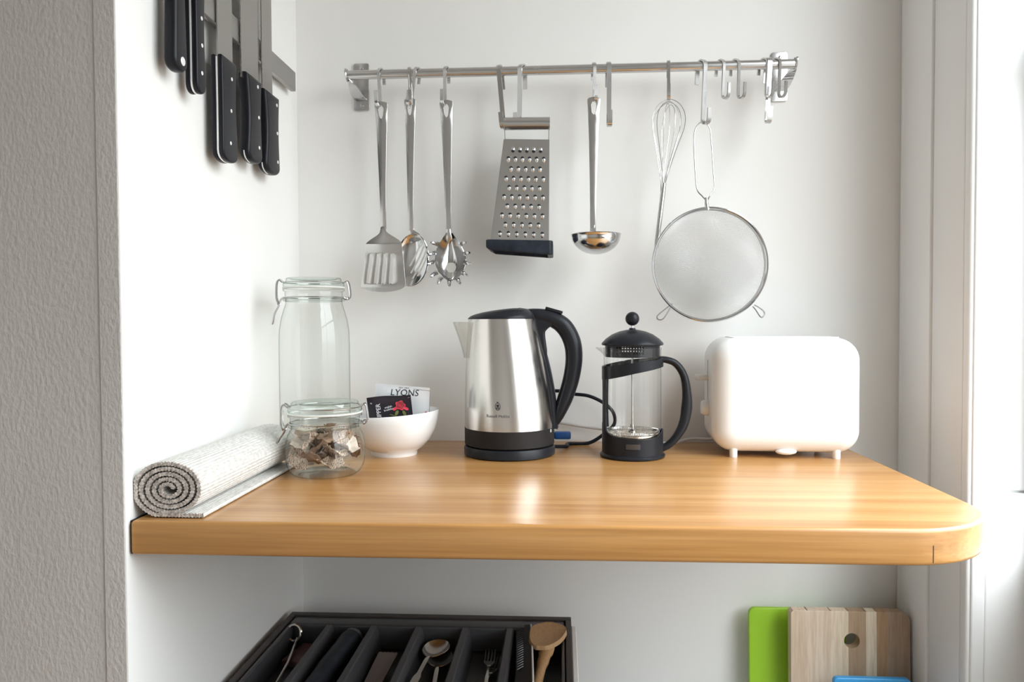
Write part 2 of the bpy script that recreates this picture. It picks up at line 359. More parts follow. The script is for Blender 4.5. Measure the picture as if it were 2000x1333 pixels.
# ================================================================== rail with hooks
def rail():
    x0, x1 = .1135, .9105
    root = thing('utensil_rail', 'long brushed steel rail screwed to the wall above the worktop', 'rail', ((x0+x1)/2, 0, ZB-.04))
    bar = build('bar', tube([(x0, YB, ZB), (x1, YB, ZB)], .0083, 24), 'steel', root)
    for s, xe in ((-1, x0), (1, x1)):
        xc = at(706.5, 165, 0).x if s < 0 else at(1521, 140, 0).x
        pl = build('bracket', join(*[upright(flat([rrect(xc-.0145, xc+.0145, ZB-.050, ZB+.038, .004)], .0012, .0004), -.0018)]), 'steel', root)
        # arm: bent strip from the lower plate out to the end of the bar
        p = cr([(xc, -.004, ZB-.030), (xc+s*.003, -.018, ZB-.028), (xc+(xe-xc)*.45, -.036, ZB-.020), (xc+(xe-xc)*.85, -.050, ZB-.008), (xe+s*.002, -.056, ZB+.004), (xe+s*.0022, -.056, ZB+.011)], 6)
        n = len(p); v, f = [], []
        for i, q in enumerate(p):
            h = .011-.003*i/n
            T = (p[min(i+1, n-1)]-p[max(i-1, 0)]).normalized(); side = Vector((0, 0, 1))*1.0 if i > n*.55 else Vector((s*-.25, 0, 1))
            yy = Vector((1, 0, 0)) if i < n*.35 else Vector((1-(i/n), -(i/n), 0)).normalized() if False else Vector((0, 1, 0))
            k = min(1, max(0, (i/n-.25)/.45)); a = (Vector((1, 0, 0))*(1-k)+Vector((0, -1, -.1))*k).normalized()*h
            nn = T.cross(a).normalized()*.0011
            v += [q+a+nn, q-a+nn, q-a-nn, q+a-nn]
        for i in range(n-1):
            for k in range(4): f.append((i*4+k, i*4+(k+1) % 4, i*4+4+(k+1) % 4, i*4+4+k))
        f += [(0, 1, 2, 3), (4*n-4, 4*n-3, 4*n-2, 4*n-1)]
        build('arm', (v, f), 'chrome', pl)
        build('end_cap', xf(lathe([(.0001, -.0012), (.0105, -.0012), (.0115, 0), (.0105, .0012), (.0001, .0012)], seg=28), Matrix.Translation((xe+s*.0005, YB, ZB)) @ Matrix.Rotation(R(90), 4, 'Y')), 'steel', root)
        for dz in (.0285, -.0410):
            sw = build('screw', xf(lathe([(.0035, 0), (.0033, .0008), (.002, .0014), (.0001, .0016)], seg=16), Matrix.Translation((xc+.001, -.0034, ZB+dz)) @ Matrix.Rotation(R(90), 4, 'X')), 'steel', pl)
            
rail()
def hook_geo(L, wdt, th, zback):
    c = [(.0105+.0, -zback), (.0105, -.006)]
    for k in range(13): a = PI*k/12; c.append((.0103*math.cos(a), .0103*math.sin(a)))
    c += [(-.0103, -.006), (-.0103, -(L-.012))]
    for k in range(13): a = PI+PI*k/12; c.append((-.0183-.008*math.cos(a), -(L-.009)+.009*math.sin(a)))
    c.append((-.0263, -(L-.026)))
    v, f = [], []; n = len(c)
    for i, q in enumerate(c):
        a, b = c[max(i-1, 0)], c[min(i+1, n-1)]; t = Vector((0, b[0]-a[0], b[1]-a[1])).normalized(); nn = Vector((0, -t.z, t.y))*th/2; p = Vector((0, q[0], q[1]))
        for dx, s in ((-wdt/2, 1), (wdt/2, 1), (wdt/2, -1), (-wdt/2, -1)): v.append(p+nn*s+Vector((dx, 0, 0)))
    for i in range(n-1):
        for k in range(4): f.append((i*4+k, i*4+(k+1) % 4, i*4+4+(k+1) % 4, i*4+4+k))
    f += [(0, 1, 2, 3), (4*n-4, 4*n-3, 4*n-2, 4*n-1)]
    return v, f
SMALL = build('s_hook', hook_geo(.0625, .0056, .0024, .016), 'steel', origin=(0, 0, 0), smooth=40)
LONG = build('s_hook', hook_geo(.106, .0080, .0028, .030), 'steel', origin=(0, 0, 0), smooth=40)
HOOKS = [  # pixel column on the bar, row of the bar there, long?, lean, turn in degrees, label
    (742, 147, 0, 3, -14, 'small steel hook holding the slotted turner'), (813, 145, 0, -8, -14, 'small leaning steel hook holding the slotted spoon'),
    (798, 145, 0, 3, 6, 'small steel hook just left of the one leaning over the slotted spoon'),
    (871, 143, 0, 0, -12, 'small steel hook holding the pasta server'), (976, 140, 1, 5, -10, 'long steel hook at the left end of the grater handle'),
    (1020, 138, 1, -1, -24, 'long steel hook near the middle of the grater handle'), (1160, 134, 0, -1, 8, 'small steel hook holding the ladle'),
    (1189, 133, 1, -.5, 4, 'long empty steel hook beside the ladle'), (1307, 129, 0, 0, -6, 'small steel hook holding the whisk'),
    (1372, 127, 1, -3, 30, 'long bright steel hook holding the round sieve'), (1409, 126, 0, -3, 28, 'small empty steel hook right of the sieve hook'),
    (1438, 125, 0, -2, 30, 'small empty steel hook between the sieve and the end group of hooks'), (1494, 123, 0, -4, 30, 'leftmost small steel hook in the group at the right rail end'),
    (1503, 123, 1, -3, 4, 'long empty steel hook near the right rail end'), (1518, 122, 0, -3, 30, 'small steel hook nearest the right rail bracket')]
for i, (px, py, lg, lean, turn, lab) in enumerate(HOOKS):
    src = LONG if lg else SMALL
    o = src if (i == 0 or i == 4) else src.copy()
    if o.name not in col.objects: col.objects.link(o)
    p = at(px, py, YB-.010); o.location = (p.x, YB, ZB); o.rotation_euler = (0, R(-lean), R(turn))
    tag(o, lab, 'hook', 'steel hooks on the utensil rail')

# ---- hanging tools; outlines are surveyed in the hanging plane
def handle(px_top, py_top, px_bot, py_bot, wt, wb, y, root, y_end=None):
    """long tapering steel strip with an oval eye at the top"""
    a = at(px_top, py_top, y); b = at(px_bot, py_bot, y); ax = (b-a); L = ax.length; ax.normalize(); sd = Vector((-ax.z, 0, ax.x))*-1
    if sd.x < 0: sd = -sd
    prof = [(0, .25), (.006, .72), (.014, .95), (.025, 1.0), (.06, .93), (.3, .70), (.6, .52), (.8, .44), (1, .42)]
    def wd(t):
        for (t0, w0), (t1, w1) in zip(prof, prof[1:]):
            if t <= t1: k = (t-t0)/(t1-t0); return (w0+(w1-w0)*k)*wt/2
        return wb/2
    ts = [0, .002, .005, .009, .014, .02, .03, .045, .06, .09, .13, .2, .3, .45, .6, .8, 1]
    out = [(-wd(t), t*L) for t in ts]+[(wd(t), t*L) for t in ts[::-1]]
    hz = .030*1; hl = []
    for k in range(16):
        q = 2*PI*k/16; s = math.sin(q); hl.append((wt*.205*math.cos(q)*(1.15 if s < 0 else .9), .0185+.0125*s))
    g = flat([out, hl], .0008, .0005, 2)
    # dish the strip a little so that it catches light along its length
    v = []
    for p in g[0]:
        t = p[1]/L
        v.append(a+ax*p[1]+sd*p[0]+Vector((0, -p[2]+(p[0]*p[0])*40*.6*(1 if t > .1 else t*10), 0)))
    return build('handle', (v, g[1]), 'steel', root, smooth=50)
def turner():
    y = YH; root = thing('slotted_turner', 'steel turner with four slots, leftmost tool on the rail', 'turner', at(750, 571, y))
    handle(744, 199, 749, 447, .0235, .010, y, root)
    o = [(745, 444), (752, 444), (754, 450), (757, 455), (766, 461), (776, 467), (784, 473), (787, 480), (788, 500), (791, 530), (793.5, 556), (791, 561), (783, 566), (768, 569.5), (752, 571), (735, 570), (720, 567), (710, 563.5), (708, 559), (711, 530), (714.5, 500), (717, 481), (720, 475), (727, 469), (738, 461), (743, 455)]
    sl = [[(723, 500), (726, 497), (729, 500), (722.5, 550), (719.8, 553), (717, 550)], [(737, 500), (740, 497), (743, 500), (739, 551), (735.5, 554), (732, 551)], [(750, 500), (753, 497), (756, 500), (753, 551), (749.5, 554), (746, 551)], [(763.5, 500), (766, 497), (768.5, 500), (769, 551), (765, 554), (761, 551)]]
    g = flat([smooth2(pxl(o, y), 4)]+[smooth2(pxl(s, y), 4) for s in sl], .0006, .0003, 1)
    zt = at(750, 478, y).z
    v = [Vector((p[0], y-.001-p[2]-max(0, zt-p[1])*.10-.010*max(0, 1-abs(p[1]-zt)/.03), p[1])) for p in g[0]]
    build('blade', (v, g[1]), 'steel', root, smooth=30)
turner()
def oval_bowl(cx, cy, rx, ry, y, depth, tilt, mask=None, n=44, egg=0.0, sgn=1, thick=.001, top=None):
    c = at(cx, cy, y); k = (y-CAM.y)/FPX/_f.y
    ct, st = math.cos(R(tilt)), math.sin(R(tilt))
    def fn(u, v):
        s, t = 2*u-1, 2*v-1
        # square to disc
        X = s*math.sqrt(max(0, 1-t*t/2)); Z = t*math.sqrt(max(0, 1-s*s/2)); rr = X*X+Z*Z
        x = X*rx*k*(1-egg*Z); z = Z*ry*k
        return (c.x+x*ct-z*st, y+sgn*depth*(1-rr)**.85 if rr < 1 else y, c.z+x*st+z*ct)
    return grid(n, n, fn, (lambda u, v: mask(2*u-1, 2*v-1)) if mask else None, thick)
def spoon():
    y = YH-.005; root = thing('slotted_spoon', 'steel spoon with slanted slots overlapping the turner', 'spoon', at(803, 558, y))
    handle(800.5, 192, 802, 450, .021, .009, YH, root)
    def mask(s, t):
        X = s*math.sqrt(max(0, 1-t*t/2)); Z = t*math.sqrt(max(0, 1-s*s/2))
        for a, b, l, cz in ((.02, .055, .42, .18), (.22, .055, .55, .05), (.42, .055, .62, -.08), (.60, .05, .45, -.12)):
            # slanted slots on the right half
            d = X-(a+.10)-(Z-cz)*.55
            if abs(d) < b and abs(Z-cz) < l: return False
        return True
    build('bowl', oval_bowl(803.5, 508, 33.5, 51.5, y, .012, -9, mask, 84, .06), 'chrome', root, smooth=60)
    st = [at(798, 146, YH+.004), at(799.5, 165, YH), at(803, 185, YH-.004), at(805, 197, YH-.006), at(803, 209, YH-.005), at(799, 212, YH-.004), at(798, 204, YH-.006), at(801, 195, YH-.008), at(806, 204, YH-.008)]
    build('hanging_string', tube(cr(st, 5), .0008, 6), 'cord_white', root, label='thin white string loop tied to the handle eye')
    nk = [at(801.5, 440, YH), at(804, 452, YH+.001), at(809, 462, YH), at(812, 472, YH-.003)]
    build('neck', tube(cr(nk, 5), [.0042, .0042, .0043, .0045, .005, .0055, .0062, .007, .0082, .0095, .011, .011, .011, .0115, .010, .008][:16], 12, flat=.0013, B=(0, 1, 0)), 'steel', root)
spoon()
def server():
    y = YH-.004; root = thing('pasta_server', 'steel pasta server with a toothed edge and round hole', 'server', at(879, 558, y))
    handle(871.5, 196, 876, 458, .0235, .010, YH, root)
    c = at(879, 510, y); k = .00091
    def half(t):                    # teardrop half width, t 0 top .. 1 bottom
        return 31*math.sin(PI*min(1, t**1.25*.93+.04))**.72
    def fn(u, v):
        s = 2*u-1; t = v; hw = half(t); px = 877.5+3*t+s*hw; py = 455+94*t
        q = at(px, py, y); dep = .020*(1-s*s)*math.sin(PI*min(1, .12+t*.88))**.7
        return (q.x, y+dep, q.z)
    def mask(u, v):
        px = 877.5+3*v+(2*u-1)*half(v); py = 455+94*v
        return (px-879)**2+(py-522)**2 > 10.4**2
    build('bowl', grid(64, 84, fn, mask, .001), 'chrome', root, smooth=60)
    nk = [at(876, 448, YH), at(876.5, 462, YH+.001), at(877, 475, YH+.006)]
    build('neck', tube(cr(nk, 5), [.0042, .0042, .0046, .005, .0056, .006, .0062, .006, .0055, .0045, .003], 12, flat=.002, B=(0, 1, 0)), 'steel', root)
    for bx, by, ex, ey in ((857, 478, 842, 474), (851, 494, 838, 498), (849, 511, 835, 517), (853, 533, 840, 541), (862, 543, 855, 555), (878, 546, 878, 559), (893, 543, 899, 555), (902, 532, 913, 539), (907, 513, 920, 516), (906, 496, 917, 494), (899, 478, 910, 474)):
        b, e = at(bx, by, y+.004), at(ex, ey, y-.012); m = (b+e)/2+Vector((0, -.003, 0))
        build('tooth', tube(cr([b, m, e], 4), [.0046, .0045, .0043, .0040, .0037, .0034, .0030, .0026, .0018], 8, flat=.0022, B=(0, 1, 0)), 'chrome', root)
server()
def ladle():
    y = YH; root = thing('ladle', 'steel soup ladle with a round bowl hanging from the rail', 'ladle', at(1164, 497, y-.03))
    handle(1160, 190, 1158, 452, .0225, .0095, y, root)
    yc = y-.030; c = at(1164, 459, yc); r = .0425; d = .034
    pr = [(r*math.cos(a), -d*math.sin(a)) for a in [R(x) for x in (90, 78, 66, 54, 42, 30, 20, 10, 0)]]; pr[0] = (.0001, -d)
    pr += [(r+.0012, .0006), (r+.0002, .0014)]+[((r-.0012)*math.cos(a), -(d-.0012)*math.sin(a)) for a in [R(x) for x in (0, 15, 30, 45, 60, 75, 89.9)]]
    build('bowl', open_lathe(pr, c, 48), 'chrome', root, smooth=60)
    nk = [at(1158.5, 440, y), at(1159, 455, y+.002), Vector((c.x-.002, yc+r*.99, c.z+.001)), Vector((c.x-.001, yc+r*.90, c.z-.010))]
    build('neck', tube(cr(nk, 5), [.0044]*5+[.0046]*5+[.006, .007, .008, .008, .007, .005], 12, flat=.0013, B=(0, 1, -.2)), 'steel', root)
ladle()
def whisk():
    y = YH; top = at(1309.5, 194, y); ne = at(1297, 358, y); en = at(1282, 484, y)
    root = thing('whisk', 'thin wire balloon whisk hanging upside down, handle lowermost', 'whisk', en)
    build('handle', tube(cr([ne, (ne+en)/2, en], 4), [.0040, .0043, .0043, .0043, .0043, .0043, .0043, .0043, .0038], 16), 'steel', root)
    ax = (ne-top).normalized(); L = (ne-top).length; sd = Vector((0, 1, 0)).cross(ax).normalized(); dp = Vector((0, 1, 0))
    pr = [(0, 0), (.02, .35), (.07, .68), (.15, .92), (.25, 1.0), (.36, .93), (.5, .72), (.65, .50), (.8, .30), (.93, .14), (1.0, .09), (1.06, .07)]
    for i, (ang, w, tp) in enumerate(((0, .0285, 0), (36, .0270, .03), (72, .026, .05), (108, .026, .04), (144, .0275, .02))):
        e = sd*math.cos(R(ang))+dp*math.sin(R(ang))
        o = top+sd*(.003 if i % 2 else 0)+ax*(tp*.2)
        pts = [o+ax*(t*(L-tp*.0)*(1 if t < 1 else 1))+e*(w*r) for t, r in pr[::-1]]+[o+ax*(t*L)-e*(w*r) for t, r in pr[1:]]
        build('wire', tube(cr(pts, 5), .00058, 6), 'wire', root)
whisk()
def sieve():
    yr = -.097; c = at(1386.5, 517, yr); r = .0972; d = .085
    root = thing('sieve', 'large round wire mesh sieve with wire handle', 'sieve', (c.x, yr, c.z-r))
    ring = [(c.x+r*math.cos(2*PI*k/96), yr, c.z+r*math.sin(2*PI*k/96)) for k in range(96)]
    build('rim', tube(ring, .0024, 10, True), 'chrome', root)
    band = grid(96, 2, lambda u, v: (c.x+(r-.001-.002*v)*math.cos(2*PI*u), yr+.010*v, c.z+(r-.001-.002*v)*math.sin(2*PI*u)), None, .0006)
    build('band', band, 'steel', root)
    # woven bowl: two families of wires on the dome
    rr = r-.003; n = 96; v, f = [], []; t = .00034
    def dep(a, b): q = (a*a+b*b)/(rr*rr); return yr+.008+(d-.020)*math.sqrt(max(0, 1-q))**1.15 if q < 1 else yr+.008
    for fam in (0, 1):
        for i in range(1, n):
            a = -rr+2*rr*i/n; h = math.sqrt(max(0, rr*rr-a*a)); m = max(6, int(40*h/rr)); base = None
            for j in range(m+1):
                b = -h*math.cos(PI*j/m); x, z = (a, b) if fam == 0 else (b, a)
                p = Vector((c.x+x, dep(a, b)+(0.0003 if (i+j+fam) % 2 else -.0003), c.z+z)); k = len(v)
                s = Vector((1, 0, 0)) if fam == 0 else Vector((0, 0, 1))
                v += [p+s*t, p+Vector((0, -t*1.2, 0)), p-s*t]
                if j:
                    for q in range(3): f.append((k-3+q, k-3+(q+1) % 3, k+(q+1) % 3, k+q))
    mo = build('mesh', (v, f), 'mesh_wire', root, smooth=0); mo['kind'] = 'stuff'
    lp = [(1379, 391, yr), (1371, 383, yr), (1361, 369, -.09), (1357.5, 330, -.085), (1355.5, 280, -.078), (1357, 256, -.075), (1364, 243, YH), (1372, 239, YH), (1380, 242, YH), (1387, 254, -.075), (1389.5, 280, -.078), (1393, 330, -.085), (1395, 368, -.09), (1388, 380, yr), (1382, 391, yr)]
    build('handle', tube(cr([at(*q) for q in lp], 5), .0011, 8), 'wire', root)
    build('collar', tube([at(1379.5, 386, yr), at(1380, 398, yr), at(1382, 411, yr-.001)], [.0026, .0034, .0040], 12), 'steel', root)
    for pts in (((1313, 594), (1303, 601), (1285, 616), (1283.5, 622), (1288, 625), (1295, 623), (1303, 612), (1312, 596)), ((1470, 599), (1476, 606), (1484, 618), (1489, 620), (1493, 614), (1491, 608), (1482, 601), (1473, 596))):
        build('rest_loop', tube(cr([at(a, b, yr) for a, b in pts], 5), .0011, 8), 'wire', root)
sieve()
def grater():
    yf = -.106; root = thing('box_grater', 'four sided steel box grater with dark plastic foot', 'grater', at(1014, 498, -.075))
    # handle: slotted half tube the hooks pass through
    hl, hr = at(984, 241, -.0735), at(1074, 241, -.0735)
    zc = (hl.z+hr.z)/2
    tub = tube([(hl.x, -.0735, zc), (hr.x, -.0735, zc-.001)], .0112, 24)
    build('top_handle', tub, 'steel', root)
    TL, TR, BL, BR = at(985, 272, -.100), at(1072, 273, -.100), at(959, 471, -.106), at(1071, 474, -.106)
    def fp(u, v, off=0.0):
        a = TL+(TR-TL)*u; b = BL+(BR-BL)*u; return a+(b-a)*v+Vector((0, -off, 0))
    back = .062
    TLb, TRb, BLb, BRb = TL+Vector((.008, .050, 0)), TR+Vector((-.002, .050, 0)), BL+Vector((.004, back+.006, 0)), BR+Vector((-.002, back+.006, 0))
    def quad(a, b, c_, d_): return grid(1, 1, lambda u, v: (a+(b-a)*u)+((d_+(c_-d_)*u)-(a+(b-a)*u))*v, None, .0010)
    build('front_face', quad(TL, TR, BR, BL), 'steel', root, smooth=0)
    build('side_face', quad(TLb, TL, BL, BLb), 'steel', root, smooth=0)
    build('side_face', quad(TR, TRb, BRb, BR), 'steel', root, smooth=0)
    build('back_face', quad(TRb, TLb, BLb, BRb), 'steel', root, smooth=0)
    # bright straps from the body up to the handle
    for a, b, x in ((TL, TLb, hl.x+.001), (TR, TRb, hr.x-.001)):
        s = 1 if x > .44 else -1
        v = [a+Vector((0, .012, 0)), a+Vector((0, .036, 0)), Vector((x, -.064, zc)), Vector((x, -.083, zc))]
        v = [q for q in v]; v2 = [q+Vector((-s*.001, 0, 0)) for q in v]
        build('strap', (v+v2, [(0, 1, 2, 3), (7, 6, 5, 4), (0, 1, 5, 4), (1, 2, 6, 5), (2, 3, 7, 6), (3, 0, 4, 7)]), 'chrome', root, smooth=0)
    # raised teeth: scoop with a flat dark disc painted as the hole's shade, shared mesh
    tv, tf, tm = [], [], []
    for j in range(4):
        z = [.0008, -.0012, -.0042, -.0066][j]; h = [.0036, .0036, .0022, 0][j]; wv = [.0033, .0033, .0026, .0006][j]
        for i in range(7): a = PI*i/6; tv.append((-wv*math.cos(a), -h*math.sin(a), z))
    for j in range(3):
        for i in range(6): tf.append((j*7+i, j*7+i+1, j*7+8+i, j*7+7+i)); tm.append(0)
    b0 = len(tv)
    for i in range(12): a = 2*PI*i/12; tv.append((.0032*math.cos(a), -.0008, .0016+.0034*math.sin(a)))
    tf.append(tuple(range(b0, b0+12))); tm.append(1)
    tme = None
    rows = [(.105, 5, 1), (.195, 6, 0), (.29, 5, 0), (.385, 6, 0), (.475, 5, 0), (.565, 6, 0), (.655, 5, 0), (.745, 6, 0), (.835, 5, 0), (.925, 6, 0)]
    for vv, n, plain in rows:
        for k in range(n):
            u = (.20+.17*k) if n == 6 and False else (.12+.15*k if n == 6 else .20+.15*k)
            p = fp(u+.02, vv, .0012)
            if tme is None or plain == 2:
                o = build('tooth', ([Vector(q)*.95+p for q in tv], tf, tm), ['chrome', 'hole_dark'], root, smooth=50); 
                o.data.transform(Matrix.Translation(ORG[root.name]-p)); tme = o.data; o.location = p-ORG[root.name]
            else:
                o = bpy.data.objects.new('tooth', tme); col.objects.link(o); o.parent = root; o.location = p-ORG[root.name]
            if plain: o.rotation_euler = (0, PI, 0)
    # dark foot rim, open below
    z0, z1 = BL.z-.024, BL.z+.001
    xa, xb = at(951, 480, -.108).x, at(1078, 480, -.108).x
    ya, yb = -.112, -.034
    g1 = rrect(xa, xb, ya, yb, .006, 4); g2 = rrect(xa+.006, xb-.006, ya+.006, yb-.006, .004, 4)
    fl = flat([g1, g2], (z1-z0)/2-.002, .0018, 2); sh = (z0+z1)/2
    build('foot_rim', ([Vector((p[0], p[1], sh+p[2]-.028*(p[0]-(xa+xb)/2)+(0.010*max(0, 1-(p[0]-xa)/.02) if p[2] < 0 else 0))) for p in fl[0]], fl[1]), 'navy_plastic', root, smooth=40)
grater()

# ================================================================== knife rack on the left wall
def rack():
    z0, z1 = ZT+.6475, ZT+.6825
    root = thing('knife_rack', 'long steel magnetic knife rack on the white side wall', 'knife rack', (.009, -.32, z0))
    build('strip', box(.008, .018, -.60, -.0555, z0, z1, .002, 2), 'steel_rack', root, smooth=40)
    for y in (-.52, -.12): build('spacer', box(0, .0082, y-.02, y+.02, z0+.006, z1-.006, .001), 'steel_rack', root, smooth=0)
rack()
def knife(label, yL, yR, zt, zb, style, blade, rivets, tang=True):
    """handle hangs down, flat side faces the room; blade rises over the rack face"""
    xc, t = .0205, .0085
    yc = (yL+yR)/2; hw = (yR-yL)/2; L = zt-zb
    root = thing('kitchen_knife', label, 'knife', (xc, yc, zb), 'kitchen knives on the magnetic rack')
    def side(s, k):      # contour of the two long sides: k 0 top .. 1 bottom
        if style == 'round': return s*hw*(.62+.38*k)
        if style == 'straight': return s*hw*(1-(.16*math.sin(PI*min(1, k*1.15)) if s > 0 else .02*math.sin(PI*k)))
        return s*hw*((1-.22*math.sin(PI*k)**1.3) if s < 0 else (1-.12*math.sin(PI*k)))
    ks = [i/14 for i in range(15)]
    def outline(shr=0.0):
        o = [(yc+side(1, k)-shr, zt-k*(L-.014)) for k in ks]
        for i in range(1, 12): a = PI*i/12; o.append((yc+(hw-shr)*math.cos(a)*(.985), zb+.014-(.014-shr)*math.sin(a)**.8))
        o += [(yc+side(-1, k)+shr, zt-k*(L-.014)) for k in ks[::-1]]
        return o
    def slab(o, h, b): 
        g = flat([o], h, b, 4); return [Vector((xc+p[2], p[0], p[1])) for p in g[0]], g[1]
    bv = .0034 if tang else .0058
    if tang:
        for s in (-1, 1):
            g = slab(outline(bv*.8), .0012, bv*.8); build('handle_scale', ([p+Vector((s*.0048, 0, 0)) for p in g[0]], g[1]), 'knife_black', root, smooth=50)
        g = slab(outline(.0004), .0012, 0); build('tang', g, 'rivet', root, smooth=0)
    else:
        g = slab(outline(bv), t-bv, bv); build('handle', g, 'knife_black', root, smooth=50)
        if style == 'curved':
            pts = [q for q in outline(-.0009) if q[1] < zb+.022 and q[0] < yc-hw*.1]; pts = pts+[(q[0]+.002, q[1]+.0012) for q in pts[::-1]]
            build('tang', slab(pts, .0008, 0), 'rivet', root, smooth=0)
    for ry, rz, rr in rivets:
        build('rivet', xf(lathe([(.0001, .0004), (rr*.8, .0003), (rr, -.0006)], seg=14), Matrix.Translation((xc+t+.0002, ry, rz)) @ Matrix.Rotation(R(90), 4, 'Y')), 'rivet', root)
    if blade:
        y0, y1, ztop, kind = blade
        o = []
        n = 70
        zs = zt-.004
        for i in range(n+1):
            z = zs+(ztop-zs)*i/n; k = i/n
            e = y0+(y1-y0)*max(0, (k-.75)/.25)**2*.9
            if kind == 'serrated': e += .0011*abs(math.sin(i*1.3))
            o.append((e, z))
        o += [(y1, ztop), (y1, zs)]
        g = flat([o], .0009, .0)
        build('blade', ([Vector((xc-.0005+p[2], p[0], p[1])) for p in g[0]], g[1]), 'blade', root, smooth=0)
def rv(pts, r=.0032): return [(lambda q: (q.y, q.z, r))(atx(a, b, .0292)) for a, b in pts]
knife('black handled knife with one large rivet, leftmost on the rack', -.520, -.487, ZT+.72, ZT+.541, 'round', (-.515, -.49, ZT+.80, 'plain'), rv([(358, 120)], .0062), False)
knife('short black knife with three rivets, second from the left', -.464, -.439, ZT+.655, ZT+.5285, 'straight', (-.462, -.443, ZT+.80, 'plain'), rv([(394, 36), (395, 89), (395, 143)]))
knife('long black knife with broad plain blade and pale tang line', -.389, -.340, ZT+.5995, ZT+.456, 'straight', (-.385, -.336, ZT+.86, 'plain'), rv([(453, 155), (452, 217), (451, 280)]))
knife('black curved handle bread knife with serrated blade, beside the plain broad knife', -.299, -.244, ZT+.601, ZT+.474, 'curved', (-.3050, -.240, ZT+.86, 'serrated'), rv([(504, 170), (506, 230), (507, 289)]), False)
knife('black curved handle serrated knife, rightmost and lowest on the rack', -.228, -.168, ZT+.597, ZT+.470, 'curved', (-.2240, -.180, ZT+.86, 'serrated'), rv([(541, 206), (542, 261), (543, 317)]), False)

